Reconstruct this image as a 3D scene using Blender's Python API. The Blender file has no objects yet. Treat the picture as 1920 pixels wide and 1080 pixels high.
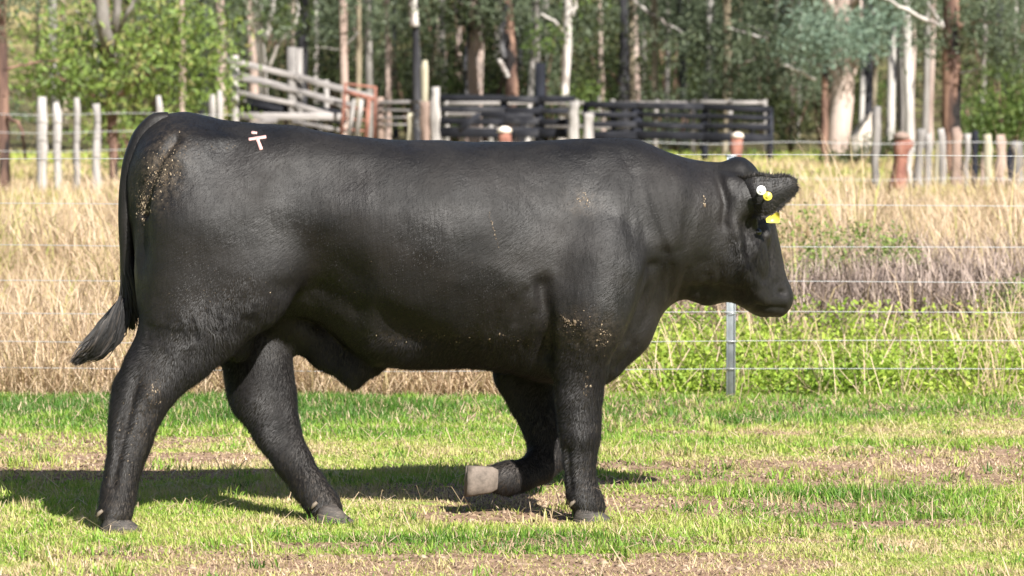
import bpy, math, random
import numpy as np
from mathutils import Vector, Matrix
from mathutils.bvhtree import BVHTree

random.seed(7)
RNG = np.random.default_rng(11)
scene = bpy.context.scene
R = math.radians

# ---------------------------------------------------------------- camera
FPX = 6240.0                      # focal length measured in pixels of a 1920 px wide frame
CAMH = 1.5
PITCH = math.atan(350.0 / FPX)    # the horizon sits at row 190 of 1080
cam_d = bpy.data.cameras.new('camera')
cam_d.sensor_width = 36.0
cam_d.lens = 36.0 * FPX / 1920.0
cam_d.clip_start = 0.1
cam_d.clip_end = 6000
cam_d.dof.use_dof = True
cam_d.dof.focus_distance = 11.75
cam_d.dof.aperture_fstop = 6.3
cam = bpy.data.objects.new('camera', cam_d)
scene.collection.objects.link(cam)
cam.location = (0, 0, CAMH)
cam.rotation_euler = (math.pi / 2 - PITCH, 0, 0)
scene.camera = cam

# ---------------------------------------------------------------- light
SUN_DIR = Vector((0.62, -1.0, 0.98)).normalized()      # towards the sun
elev = math.asin(SUN_DIR.z)
world = bpy.data.worlds.new('World')
scene.world = world
world.use_nodes = True
wt = world.node_tree
wt.nodes.clear()
wo = wt.nodes.new('ShaderNodeOutputWorld')
wb = wt.nodes.new('ShaderNodeBackground')
ws = wt.nodes.new('ShaderNodeTexSky')
ws.sky_type = 'NISHITA'
ws.sun_disc = False
ws.sun_elevation = elev
ws.sun_rotation = math.atan2(SUN_DIR.x, SUN_DIR.y)
ws.air_density = 1.0
ws.dust_density = 1.5
wb.inputs['Strength'].default_value = 0.05
wt.links.new(ws.outputs[0], wb.inputs[0])
wt.links.new(wb.outputs[0], wo.inputs[0])
sun_d = bpy.data.lights.new('sun', 'SUN')
sun_d.energy = 5.0
sun_d.angle = R(0.55)
sun_d.color = (1.0, 0.955, 0.89)
sun = bpy.data.objects.new('sun', sun_d)
scene.collection.objects.link(sun)
sun.location = (4, -6, 12)
sun.rotation_euler = SUN_DIR.to_track_quat('Z', 'Y').to_euler()

scene.view_settings.view_transform = 'Standard'
scene.view_settings.look = 'None'
scene.view_settings.gamma = 1
scene.view_settings.use_curve_mapping = False
scene.view_settings.exposure = 1.4
scene.render.engine = 'CYCLES'
scene.cycles.use_denoising = True
scene.cycles.max_bounces = 5
scene.cycles.transparent_max_bounces = 4

# ---------------------------------------------------------------- helpers
CAMP = np.array([0, 0, CAMH])
_F = np.array([0, math.cos(PITCH), -math.sin(PITCH)])
_U = np.array([0, math.sin(PITCH), math.cos(PITCH)])
_R = np.array([1.0, 0, 0])

def ray(px, py):
    return _F + (px - 960) / FPX * _R + (540 - py) / FPX * _U

def at(px, py, Y):
    """the point seen at photo pixel (px, py) that stands Y metres away"""
    d = ray(px, py)
    return CAMP + d * (Y / d[1])

def onground(px, py):
    d = ray(px, py)
    return CAMP + d * (-CAMH / d[2])

def topx(P):
    q = P - CAMP
    w = q @ _F
    return 960 + q[:, 0] / w * FPX, 540 - (q @ _U) / w * FPX

def ppm(Y):
    return FPX / Y

def _hash(ix, iy, iz, seed):
    h = (ix.astype(np.int64) * 374761393 + iy.astype(np.int64) * 668265263 + iz.astype(np.int64) * 2147483647 + seed * 974711) & 0xffffffff
    h = ((h ^ (h >> 13)) * 1274126177) & 0xffffffff
    return ((h ^ (h >> 16)) & 0xffff) / 65535.0

def vnoise(P, seed=0):
    i = np.floor(P).astype(np.int64); f = P - i; f = f * f * (3 - 2 * f)
    r = 0
    for dx in (0, 1):
        for dy in (0, 1):
            for dz in (0, 1):
                w = (f[:, 0] if dx else 1 - f[:, 0]) * (f[:, 1] if dy else 1 - f[:, 1]) * (f[:, 2] if dz else 1 - f[:, 2])
                r = r + w * _hash(i[:, 0] + dx, i[:, 1] + dy, i[:, 2] + dz, seed)
    return r * 2 - 1

def fbm(P, octs=3, seed=0):
    a = 1.0; r = 0; s = 0
    for o in range(octs):
        r = r + a * vnoise(P * 2 ** o + 17.3 * o, seed + o); s += a; a *= .5
    return r / s

def ss(a, b, x):
    t = np.clip((x - a) / (b - a), 0, 1)
    return t * t * (3 - 2 * t)

def terrain(x, y):
    x = np.asarray(x, float); y = np.asarray(y, float)
    P = np.stack([x, y, x * 0], -1).reshape(-1, 3)
    n = fbm(P * 0.05, 3, 5).reshape(x.shape)
    m = fbm(P * 1.1, 3, 9).reshape(x.shape)
    z = m * 0.016 * ss(8, 10, y) + n * 0.20 * ss(30, 80, y)
    z = z + 26 * ss(150, 420, y) + 5.5 * ss(95, 210, y + 2.0 * np.clip(-x - 12, 0, 30)) * ss(-6, -20, x) + 3.0 * ss(135, 200, y)
    return z

def mesh_np(name, V, Q=None, T=None, smooth=False, attrs=None):
    me = bpy.data.meshes.new(name)
    V = np.asarray(V, np.float32)
    Q = np.zeros((0, 4), np.int32) if Q is None else np.asarray(Q, np.int32).reshape(-1, 4)
    T = np.zeros((0, 3), np.int32) if T is None else np.asarray(T, np.int32).reshape(-1, 3)
    me.vertices.add(len(V)); me.vertices.foreach_set('co', V.ravel())
    li = np.concatenate([Q.ravel(), T.ravel()]).astype(np.int32)
    me.loops.add(len(li)); me.loops.foreach_set('vertex_index', li)
    ls = np.concatenate([np.arange(len(Q)) * 4, len(Q) * 4 + np.arange(len(T)) * 3]).astype(np.int32)
    me.polygons.add(len(ls)); me.polygons.foreach_set('loop_start', ls)
    if smooth:
        me.polygons.foreach_set('use_smooth', np.ones(len(ls), bool))
    for k, v in (attrs or {}).items():
        a = me.attributes.new(k, 'FLOAT', 'POINT'); a.data.foreach_set('value', np.asarray(v, np.float32))
    me.update(calc_edges=True); me.validate()
    return me

class MB:
    """collects shapes and links them as ONE mesh object"""
    def __init__(s): s.V = []; s.Q = []; s.T = []; s.A = []; s.n = 0
    def add(s, V, Q=None, T=None, a=None):
        V = np.asarray(V, float)
        s.V.append(V)
        if Q is not None and len(Q): s.Q.append(np.asarray(Q).reshape(-1, 4) + s.n)
        if T is not None and len(T): s.T.append(np.asarray(T).reshape(-1, 3) + s.n)
        s.A.append(np.full(len(V), 0.5) if a is None else np.broadcast_to(np.asarray(a, float), (len(V),)))
        s.n += len(V)
        return s
    def box(s, c, size, rot=(0, 0, 0), jit=0.0):
        from mathutils import Euler
        M = np.array(Euler(rot).to_matrix())
        h = np.array(size) / 2
        b = min(size) * 0.12
        vs = []
        # a box with chamfered long edges
        ax = int(np.argmax(size)); o = [i for i in range(3) if i != ax]
        h0, h1 = h[o[0]], h[o[1]]
        ring = [(-h0 + b, -h1), (h0 - b, -h1), (h0, -h1 + b), (h0, h1 - b), (h0 - b, h1), (-h0 + b, h1), (-h0, h1 - b), (-h0, -h1 + b)]
        for e in (-1, 1):
            for p, q in ring:
                v = np.zeros(3); v[ax] = e * h[ax]; v[o[0]] = p; v[o[1]] = q; vs.append(v)
        V = np.array(vs)
        if jit: V = V + RNG.normal(0, jit, V.shape)
        V = V @ M.T + np.array(c)
        Q = [[i, (i + 1) % 8, 8 + (i + 1) % 8, 8 + i] for i in range(8)]
        T = [[0, i + 1, i] for i in range(1, 7)] + [[8, 8 + i, 9 + i] for i in range(1, 7)]
        return s.add(V, Q, T)
    def beam(s, a, b, w, d, jit=0.0):
        """a sawn beam from a to b: w high, d deep"""
        a = np.array(a, float); b = np.array(b, float); L = np.linalg.norm(b - a)
        z = (b - a) / L
        y = np.array([0, 1.0, 0]) if abs(z[1]) < .9 else np.array([1.0, 0, 0])
        x = np.cross(y, z); x /= np.linalg.norm(x); y = np.cross(z, x)
        n = max(2, int(L / 0.6) + 1)
        c = min(w, d) * .14
        ring = np.array([(-w/2 + c, -d/2), (w/2 - c, -d/2), (w/2, -d/2 + c), (w/2, d/2 - c), (w/2 - c, d/2), (-w/2 + c, d/2), (-w/2, d/2 - c), (-w/2, -d/2 + c)])
        V = []
        for i in range(n):
            t = i / (n - 1)
            k = 1 + RNG.normal(0, jit)
            off = RNG.normal(0, jit * min(w, d), 2)
            for p, q in ring: V.append(a + z * L * t + x * (p * k + off[0]) + y * (q * k + off[1]))
        Q = [[r * 8 + i, r * 8 + (i + 1) % 8, r * 8 + 8 + (i + 1) % 8, r * 8 + 8 + i] for r in range(n - 1) for i in range(8)]
        e = (n - 1) * 8
        T = [[0, i + 1, i] for i in range(1, 7)] + [[e, e + i, e + i + 1] for i in range(1, 7)]
        return s.add(V, Q, T)
    def tube(s, pts, rad, seg=10, rough=0.0, seed=0, a=None, cap=True, freq=3.0):
        pts = np.asarray(pts, float); n = len(pts)
        rad = np.broadcast_to(np.asarray(rad, float), (n,))
        tan = np.gradient(pts, axis=0); tan /= np.linalg.norm(tan, axis=1)[:, None] + 1e-9
        up = np.array([0.31, 0.77, 0.11])
        V = np.zeros((n, seg, 3))
        for i in range(n):
            x = np.cross(up, tan[i]); x /= np.linalg.norm(x); y = np.cross(tan[i], x); up = y
            an = np.arange(seg) / seg * 2 * math.pi
            V[i] = pts[i] + rad[i] * (np.cos(an)[:, None] * x + np.sin(an)[:, None] * y)
        V = V.reshape(-1, 3)
        if rough:
            ctr = np.repeat(pts, seg, 0); rr = np.repeat(rad, seg)[:, None]
            nn = fbm(V * np.array([freq, freq, freq * .35]) / max(rad.max(), .02) * 0.4, 3, seed)[:, None]
            V = V + (V - ctr) * nn * rough
        Q = [[r * seg + i, r * seg + (i + 1) % seg, (r + 1) * seg + (i + 1) % seg, (r + 1) * seg + i] for r in range(n - 1) for i in range(seg)]
        T = []
        if cap:
            e = (n - 1) * seg
            T = [[0, i + 1, i] for i in range(1, seg - 1)] + [[e, e + i, e + i + 1] for i in range(1, seg - 1)]
        return s.add(V, Q, T, a)
    def leaves(s, C, L, W, droop=0.3, tint=None):
        """small pointed leaf faces at the points C"""
        n = len(C)
        th = RNG.uniform(0, 2 * math.pi, n); el = RNG.normal(-droop, .7, n)
        d = np.stack([np.cos(th) * np.cos(el), np.sin(th) * np.cos(el), np.sin(el)], 1)
        q = RNG.normal(size=(n, 3)); w = np.cross(d, q); w /= np.linalg.norm(w, axis=1)[:, None] + 1e-9
        L = (np.asarray(L) * RNG.uniform(.6, 1.35, n))[:, None]; W = (np.asarray(W) * RNG.uniform(.6, 1.35, n))[:, None]
        V = np.stack([C, C + d * L * .45 + w * W * .5, C + d * L, C + d * L * .45 - w * W * .5], 1).reshape(-1, 3)
        Q = np.arange(4 * n).reshape(-1, 4)
        t = RNG.uniform(0, 1, n) if tint is None else tint
        return s.add(V, Q, None, np.repeat(t, 4))
    def build(s, name, mat, parent=None, smooth=False, loc=None):
        V = np.concatenate(s.V); Q = np.concatenate(s.Q) if s.Q else None; T = np.concatenate(s.T) if s.T else None
        if loc is not None: V = V - np.asarray(loc)
        me = mesh_np(name, V, Q, T, smooth, {'tint': np.concatenate(s.A)})
        return link(name, me, mat, parent, loc)

def link(name, me, mat, parent=None, loc=None):
    o = bpy.data.objects.new(name, me)
    scene.collection.objects.link(o)
    if mat is not None and len(me.materials) == 0: me.materials.append(mat)
    if loc is not None: o.location = tuple(loc)
    if parent is not None:
        o.parent = parent
        if loc is None: o.location = tuple(-np.array(parent.location)) if parent.parent is None else (0, 0, 0)
        else: o.location = tuple(np.array(loc) - np.array(parent.location))
    return o

def thing(name, label, cat, loc=(0, 0, 0), group=None):
    o = bpy.data.objects.new(name, None); scene.collection.objects.link(o)
    o.location = tuple(loc); o.empty_display_size = .2
    return tag(o, label, cat, group)

def tag(o, label=None, cat=None, group=None, kind=None):
    if label: o['label'] = label
    if cat: o['category'] = cat
    if group: o['group'] = group
    if kind: o['kind'] = kind
    return o

# ---------------------------------------------------------------- materials
class NT:
    def __init__(s, name):
        s.m = bpy.data.materials.new(name); s.m.use_nodes = True; s.t = s.m.node_tree; s.t.nodes.clear()
        s.out = s.t.nodes.new('ShaderNodeOutputMaterial')
    def n(s, typ, **kw):
        nd = s.t.nodes.new('ShaderNode' + typ)
        for k, v in kw.items():
            if k in nd.inputs: nd.inputs[k].default_value = v
            else: setattr(nd, k, v)
        return nd
    def l(s, a, b): s.t.links.new(a, b)
    def noise(s, vec, scale, detail=4, rough=.55, stretch=None):
        if stretch is not None:
            mp = s.n('Mapping'); mp.inputs['Scale'].default_value = stretch; s.l(vec, mp.inputs[0]); vec = mp.outputs[0]
        nd = s.n('TexNoise', Scale=scale, Detail=detail, Roughness=rough); s.l(vec, nd.inputs['Vector'])
        return nd.outputs['Fac']
    def ramp(s, fac, stops, interp='LINEAR'):
        r = s.n('ValToRGB'); cr = r.color_ramp; cr.interpolation = interp
        while len(cr.elements) < len(stops): cr.elements.new(0.5)
        for e, (p, c) in zip(cr.elements, stops):
            e.position = p; e.color = (*c, 1) if len(c) == 3 else c
        s.l(fac, r.inputs[0]); return r.outputs[0]
    def mix(s, fac, a, b, blend='MIX'):
        m = s.n('Mix', data_type='RGBA', blend_type=blend)
        for i, v in ((0, fac), (6, a), (7, b)):
            if hasattr(v, 'links'): s.l(v, m.inputs[i])
            else: m.inputs[i].default_value = v if i == 0 else (*v, 1)
        return m.outputs[2]
    def math(s, op, a, b=0.0, c=None):
        m = s.n('Math', operation=op)
        for i, v in enumerate((a, b) if c is None else (a, b, c)):
            if hasattr(v, 'links'): s.l(v, m.inputs[i])
            else: m.inputs[i].default_value = v
        return m.outputs[0]
    def bump(s, h, strength, dist, nrm=None):
        b = s.n('Bump', Strength=strength, Distance=dist); s.l(h, b.inputs['Height'])
        if nrm is not None: s.l(nrm, b.inputs['Normal'])
        return b.outputs[0]
    def finish(s, col, rough=.8, spec=.3, nrm=None, **kw):
        p = s.n('BsdfPrincipled')
        if hasattr(col, 'links'): s.l(col, p.inputs['Base Color'])
        else: p.inputs['Base Color'].default_value = (*col, 1)
        if hasattr(rough, 'links'): s.l(rough, p.inputs['Roughness'])
        else: p.inputs['Roughness'].default_value = rough
        p.inputs['Specular IOR Level'].default_value = spec
        if nrm is not None: s.l(nrm, p.inputs['Normal'])
        for k, v in kw.items(): p.inputs[k.replace('_', ' ')].default_value = v
        s.l(p.outputs[0], s.out.inputs[0]); return s.m

def leafmat(name, stops, trans=.3, rough=.6, spec=.35):
    t = NT(name)
    a = t.n('Attribute', attribute_name='tint')
    geo = t.n('NewGeometry')
    big = t.noise(geo.outputs['Position'], .9, 2)
    f = t.math('ADD', t.math('MULTIPLY', a.outputs['Fac'], .7), t.math('MULTIPLY', big, .6))
    f = t.math('SUBTRACT', f, .15)
    col = t.ramp(f, stops)
    p = t.n('BsdfPrincipled'); t.l(col, p.inputs['Base Color']); p.inputs['Roughness'].default_value = rough
    p.inputs['Specular IOR Level'].default_value = spec
    tr = t.n('BsdfTranslucent'); t.l(col, tr.inputs[0])
    mx = t.n('MixShader'); mx.inputs[0].default_value = trans
    t.l(p.outputs[0], mx.inputs[1]); t.l(tr.outputs[0], mx.inputs[2]); t.l(mx.outputs[0], t.out.inputs[0])
    return t.m

def barkmat(name, stops, scale=5.0, stretch=(1, 1, .18), bump=.6, patch=None, rough=.85):
    t = NT(name)
    tc = t.n('TexCoord'); g = tc.outputs['Object']
    n1 = t.noise(g, scale, 6, .65, stretch)
    col = t.ramp(n1, stops)
    if patch:
        n2 = t.noise(g, patch[1], 3, .5, (1, 1, .35))
        m = t.ramp(n2, [(patch[2], (0, 0, 0)), (patch[2] + .06, (1, 1, 1))])
        col = t.mix(m, col, patch[0])
    n3 = t.noise(g, scale * 4, 5, .7, (1, 1, .1))
    return t.finish(col, rough, .2, t.bump(n3, bump, .03))

def woodmat(name, stops, bump=.5, rough=.85, scale=7.0, stretch=None):
    t = NT(name)
    tc = t.n('TexCoord'); g = tc.outputs['Object']
    oi = t.n('ObjectInfo')
    add = t.n('VectorMath', operation='ADD'); t.l(g, add.inputs[0]); t.l(oi.outputs['Random'], add.inputs[1])
    n1 = t.noise(add.outputs[0], scale, 6, .65, stretch)
    f = t.math('ADD', n1, t.math('MULTIPLY', t.math('SUBTRACT', oi.outputs['Random'], .5), .22))
    col = t.ramp(f, stops)
    n3 = t.noise(add.outputs[0], scale * 3, 5, .7, stretch)
    return t.finish(col, rough, .2, t.bump(n3, bump, .02))
# ---------------------------------------------------------------- the ground
def bareness(x, y):
    P = np.stack([x * .55, y * 1.5, 0 * x], 1)
    n = fbm(P * .9, 4, 3)
    b = ss(.06, .36, n) * .85
    # worn strips right of the bull, as the photograph has them
    for (cx, cy, rx, ry) in ((1.0, 12.2, .75, .30), (1.9, 13.1, 1.5, .32), (-.05, 12.0, .35, .18), (.1, 10.9, .9, .10), (.75, 13.6, .9, .2), (-1.5, 14.0, .5, .2), (2.0, 12.0, .3, .15), (1.35, 11.75, .5, .13), (.6, 13.0, .5, .12), (2.3, 14.2, .7, .15), (-.6, 11.2, .3, .1), (-1.9, 13.2, .5, .14), (.9, 15.0, .6, .15)):
        d = ((x - cx) / rx) ** 2 + ((y - cy) / ry) ** 2
        b = np.maximum(b, np.clip((1.5 + 1.2 * n) * np.exp(-d), 0, .97))
    return b

def make_ground():
    ys = np.concatenate([np.linspace(-40, 8, 12), np.linspace(8.1, 19, 150), np.linspace(19.3, 60, 110), np.linspace(61, 240, 120), np.linspace(250, 3000, 40)])
    u = np.linspace(-1, 1, 181)
    xs = np.sign(u) * (np.abs(u) * 9 + (np.abs(u) ** 7) * 1500)
    X, Y = np.meshgrid(xs, ys, indexing='ij')
    Xw = X * np.clip(Y / 16, 1, 12)
    Z = terrain(Xw, Y)
    V = np.stack([Xw, Y, Z], -1).reshape(-1, 3)
    nx, ny = X.shape
    I = np.arange(nx * ny).reshape(nx, ny)
    Q = np.stack([I[:-1, :-1], I[1:, :-1], I[1:, 1:], I[:-1, 1:]], -1).reshape(-1, 4)
    t = NT('pasture_soil')
    geo = t.n('NewGeometry'); pos = geo.outputs['Position']
    sep = t.n('SeparateXYZ'); t.l(pos, sep.inputs[0])
    wob = t.math('MULTIPLY', t.math('SUBTRACT', t.noise(pos, .7, 3), .5), 3.0)
    yy = t.math('ADD', sep.outputs['Y'], wob)
    soil = t.ramp(t.noise(pos, 9, 6, .7), [(.3, (.13, .08, .055)), (.55, (.27, .18, .125)), (.75, (.38, .28, .20))])
    grs = t.ramp(t.noise(pos, 16, 5, .7), [(.3, (.11, .18, .03)), (.5, (.21, .28, .06)), (.75, (.35, .33, .14))])
    ba = t.n('Attribute', attribute_name='bare')
    bm = t.math('ADD', ba.outputs['Fac'], t.math('MULTIPLY', t.math('SUBTRACT', t.noise(pos, 14, 4, .7), .5), .9))
    bm = t.ramp(bm, [(.32, (0, 0, 0)), (.55, (1, 1, 1))])
    lawn = t.mix(bm, grs, soil)
    straw = t.ramp(t.noise(pos, 6, 6, .7), [(.3, (.16, .12, .06)), (.5, (.30, .235, .13)), (.75, (.42, .34, .20))])
    field = t.ramp(t.noise(pos, .35, 5, .65), [(.35, (.16, .17, .05)), (.5, (.30, .25, .12)), (.7, (.38, .29, .16))])
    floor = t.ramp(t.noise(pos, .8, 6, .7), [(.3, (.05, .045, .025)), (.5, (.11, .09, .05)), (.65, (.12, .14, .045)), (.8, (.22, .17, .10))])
    def edge(v, a, b):
        m = t.n('MapRange'); t.l(v, m.inputs[0]); m.inputs[1].default_value = a; m.inputs[2].default_value = b; return m.outputs[0]
    c = t.mix(edge(yy, 16.2, 17.4), lawn, straw)
    c = t.mix(edge(yy, 33, 42), c, field)
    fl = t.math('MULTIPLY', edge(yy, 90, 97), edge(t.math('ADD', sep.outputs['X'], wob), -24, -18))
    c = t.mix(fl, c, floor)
    m = t.finish(c, .95, .1, t.bump(t.noise(pos, 30, 6, .75), .7, .02))
    o = link('ground', mesh_np('ground', V, Q, None, True, {'bare': bareness(V[:, 0], V[:, 1])}), m)
    tag(o, kind='structure')
make_ground()

GREEN = [(.0, (.035, .075, .012)), (.35, (.085, .155, .022)), (.6, (.15, .22, .045)), (.8, (.26, .25, .10)), (1, (.42, .34, .19))]
lawn_mat = leafmat('short_grass_blades', GREEN, .35)

def blademat(name, stops, trans=.3):
    t = NT(name)
    a = t.n('Attribute', attribute_name='tint')
    col = t.ramp(a.outputs['Fac'], stops)
    p = t.n('BsdfPrincipled'); t.l(col, p.inputs['Base Color']); p.inputs['Roughness'].default_value = .55
    p.inputs['Specular IOR Level'].default_value = .3
    tr = t.n('BsdfTranslucent'); t.l(col, tr.inputs[0])
    mx = t.n('MixShader'); mx.inputs[0].default_value = trans
    t.l(p.outputs[0], mx.inputs[1]); t.l(tr.outputs[0], mx.inputs[2]); t.l(mx.outputs[0], t.out.inputs[0])
    return t.m

STOPS = [(0, (.07, .16, .02)), (.25, (.20, .34, .042)), (.5, (.34, .39, .085)), (.66, (.43, .38, .17)), (.82, (.46, .335, .215)), (1, (.62, .49, .35))]
grass_mat = blademat('grass_blades', STOPS, .35)

def blades(mb, P, H, W, lean, tint, segs=1, flow=None):
    """grass blades rooted at P; segs 1 = one triangle, 2 = bent blade"""
    n = len(P); th = RNG.uniform(0, 2 * math.pi, n)
    d = np.stack([np.cos(th), np.sin(th), 0 * th], 1)
    if flow is not None: d = d + flow; d /= np.linalg.norm(d, axis=1)[:, None]
    ph = th + RNG.uniform(.6, 2.4, n)
    w = np.stack([np.cos(ph), np.sin(ph), 0 * th], 1) * (np.asarray(W) * RNG.uniform(.6, 1.4, n))[:, None] * .5
    H = (np.asarray(H) * np.ones(n))[:, None]; le = (np.asarray(lean) * RNG.uniform(.2, 1.5, n))[:, None]
    up = np.array([0, 0, 1.0])
    if segs == 1:
        tip = P + (up * np.cos(np.clip(le, 0, 1.5)) + d * np.sin(np.clip(le, 0, 1.5))) * H
        V = np.stack([P - w, P + w, tip], 1).reshape(-1, 3)
        mb.add(V, None, np.arange(3 * n).reshape(-1, 3), np.repeat(tint, 3))
    else:
        l1 = np.clip(le * .5, 0, 1.4); l2 = np.clip(le * 1.4, 0, 2.3)
        m = P + (up * np.cos(l1) + d * np.sin(l1)) * H * .6
        tip = m + (up * np.cos(l2) + d * np.sin(l2)) * H * .45
        V = np.stack([P - w, P + w, m + w * .8, m - w * .8, tip], 1).reshape(-1, 3)
        b = np.arange(n)[:, None] * 5
        mb.add(V, b + np.array([[0, 1, 2, 3]]), b + np.array([[3, 2, 4]]), np.repeat(tint, 5))

def scatter(n, y0, y1, margin=1.25, power=1.0):
    """points over the ground strip the camera sees, and a margin beside it"""
    y = y0 + (y1 - y0) * RNG.uniform(0, 1, n) ** power
    u = RNG.uniform(-1, 1, n)
    u = np.where(RNG.uniform(0, 1, n) < .84, u * 1.1 / margin * 1.0, np.sign(u) * (1.1 + .9 * np.abs(u)) / margin)
    x = u * (y * 960 / FPX * margin + .3)
    return x, y

def ground_pts(x, y): return np.stack([x, y, terrain(x, y)], 1)

def make_lawn():
    mb = MB()
    n = 700000
    x, y = scatter(n, 9.7, 17.6)
    b = bareness(x, y)
    P3 = np.stack([x, y, 0 * x], 1)
    lush = fbm(P3 * np.array([.8, 1.6, 1]), 3, 21)
    # lush strips: along the fence foot, behind the bull and in the near left
    lush = lush + .55 * np.exp(-((y - 15.6) / 1.0) ** 2) * ss(1.6, -.2, x) + .5 * np.exp(-((y - 16.3) / .6) ** 2) + .4 * np.exp(-((y - 11.2) / .35) ** 2) * ss(1.5, .2, x) - .25 * np.exp(-((y - 14.0) / .6) ** 2)
    keep = RNG.uniform(0, 1, n) > b * .93
    x, y, lush, P3 = x[keep], y[keep], lush[keep], P3[keep]
    n = len(x)
    fine = fbm(P3 * 6, 2, 33)
    dry = .41 - .62 * lush + .20 * fine + RNG.normal(0, .12, n)
    strawb = RNG.uniform(0, 1, n) < .12
    tint = np.where(strawb, RNG.uniform(.7, 1, n), np.clip(dry, 0, 1))
    H = np.clip(.020 + .022 * np.clip(lush, -.3, 1) + .010 * fine, .010, .06) * RNG.uniform(.6, 1.5, n)
    blades(mb, ground_pts(x, y), H, .0050 + .0035 * (y - 10) / 7, 1.0, tint)
    # long dry stems lying on the turf
    x, y = scatter(5000, 9.8, 17.0)
    P = ground_pts(x, y); P[:, 2] += RNG.uniform(.005, .03, len(x))
    blades(mb, P, RNG.uniform(.04, .18, len(x)), .0035, RNG.uniform(3.2, 7, len(x)), RNG.uniform(.75, 1, len(x)), 2)
    # taller tufts
    cx, cy = scatter(420, 9.8, 17.2)
    k = 32
    x = np.repeat(cx, k) + RNG.normal(0, .035, len(cx) * k); y = np.repeat(cy, k) + RNG.normal(0, .035, len(cx) * k)
    blades(mb, ground_pts(x, y), RNG.uniform(.02, .06, len(x)), .005, .9, np.clip(np.repeat(RNG.uniform(.0, .75, len(cx)), k) + RNG.normal(0, .08, len(x)), 0, 1), 2)
    o = mb.build('pasture_grass', grass_mat)
    tag(o, 'short grazed green and straw coloured grass under the bull', 'grass', kind='stuff')
make_lawn()

def make_clods():
    mb = MB()
    t = NT('soil_clods')
    a = t.n('Attribute', attribute_name='tint')
    m = t.finish(t.ramp(a.outputs['Fac'], [(0, (.09, .06, .04)), (.5, (.20, .14, .095)), (1, (.32, .25, .18))]), .95, .1)
    x, y = scatter(60000, 9.8, 16.8)
    k = bareness(x, y) > RNG.uniform(.35, 1, len(x)); x, y = x[k][:9000], y[k][:9000]
    oct_ = np.array([[1, 0, 0], [0, 1, 0], [-1, 0, 0], [0, -1, 0], [0, 0, 1], [0, 0, -.4]])
    P = ground_pts(x, y); s = np.clip(RNG.lognormal(-5.0, .5, len(x)), .002, .016)[:, None, None]
    V = P[:, None, :] + oct_[None] * s * RNG.uniform(.5, 1.5, (len(x), 6, 3)) * np.array([1.2, 1.2, .55])
    F = np.array([[0, 1, 4], [1, 2, 4], [2, 3, 4], [3, 0, 4], [1, 0, 5], [2, 1, 5], [3, 2, 5], [0, 3, 5]])
    T = (np.arange(len(x))[:, None, None] * 6 + F[None]).reshape(-1, 3)
    mb.add(V.reshape(-1, 3), None, T, np.repeat(RNG.uniform(0, 1, len(x)), 6))
    o = mb.build('soil_clods', m)
    tag(o, 'crumbly brown soil and dead leaf litter in the worn patches', 'soil', kind='stuff')
make_clods()

def make_tall_grass():
    # seed stalks and arching blades, dry, between the wire fence and the far paddock
    mb = MB()
    tuft = []
    cx, cy = scatter(7200, 17.1, 34, 1.2, 1.25)
    P3 = np.stack([cx, cy, 0 * cx], 1)
    n = fbm(P3 * .45, 3, 41)
    right = ss(.1, .6, cx - (cy - 17) * .03 + .25 * n)          # right half: weeds in front, the dry grass starts further back
    keep = (RNG.uniform(0, 1, len(cx)) > right * ss(20.8, 19.0, cy) * .96)
    cx, cy, n, right = cx[keep], cy[keep], n[keep], right[keep]
    k = 34
    N = len(cx) * k
    x = np.repeat(cx, k) + RNG.normal(0, .09, N); y = np.repeat(cy, k) + RNG.normal(0, .09, N)
    hh = .30 + .17 * ss(17, 24, cy) + .16 * n
    hh = np.clip(hh * (1 + 1.1 * fbm(P3[keep] * 1.3, 2, 44)), .12, 1.0) * RNG.uniform(.7, 1.3, len(cx))
    H = np.repeat(hh, k) * RNG.uniform(.35, 1.4, N)
    tb = np.clip(.90 - .30 * np.clip(n - .12, 0, 1) - .30 * (RNG.uniform(0, 1, len(cx)) < .10), 0, 1)
    tint = np.clip(np.repeat(tb, k) + RNG.normal(0, .10, N), 0, 1)
    blades(mb, ground_pts(x, y), H, .006 + .0005 * (y - 17), 1.0, tint, 2)
    # matted fallen straw at the fence foot
    x, y = scatter(80000, 16.8, 24, 1.2, 1.4)
    P = ground_pts(x, y); P[:, 2] += RNG.uniform(0, 1, len(x)) ** 2 * .28 * ss(16.9, 17.6, y)
    kk = RNG.uniform(0, 1, len(x)) > ss(.1, .6, x) * .95
    P = P[kk]
    blades(mb, P, RNG.uniform(.15, .42, len(P)), .006, 1.5, RNG.uniform(.72, 1, len(P)), 2)
    # thin shorter cover farther back
    x, y = scatter(52000, 33, 60, 1.1)
    blades(mb, ground_pts(x, y), RNG.uniform(.06, .26, len(x)), .02, .6, np.clip(.80 + .3 * fbm(np.stack([x, y, 0 * x], 1) * .3, 3, 51) + RNG.normal(0, .1, len(x)), 0, 1), 2)
    x, y = scatter(26000, 60, 98, 1.1)
    blades(mb, ground_pts(x, y), RNG.uniform(.05, .24, len(x)), .04, .6, np.clip(.60 + .4 * fbm(np.stack([x, y, 0 * x], 1) * .15, 3, 52) + RNG.normal(0, .1, len(x)), 0, 1), 2)
    o = mb.build('dry_grass', grass_mat)
    tag(o, 'tall blond dry grass standing behind the wire fence', 'grass', kind='stuff')
make_tall_grass()

weed_mat = leafmat('weed_leaves', [(0, (.05, .10, .012)), (.3, (.13, .22, .022)), (.6, (.26, .36, .04)), (1, (.42, .48, .10))], .35)
brush_mat = blademat('dead_brush_twigs', [(0, (.14, .105, .09)), (.5, (.30, .235, .20)), (1, (.46, .37, .30))], .05)

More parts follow.
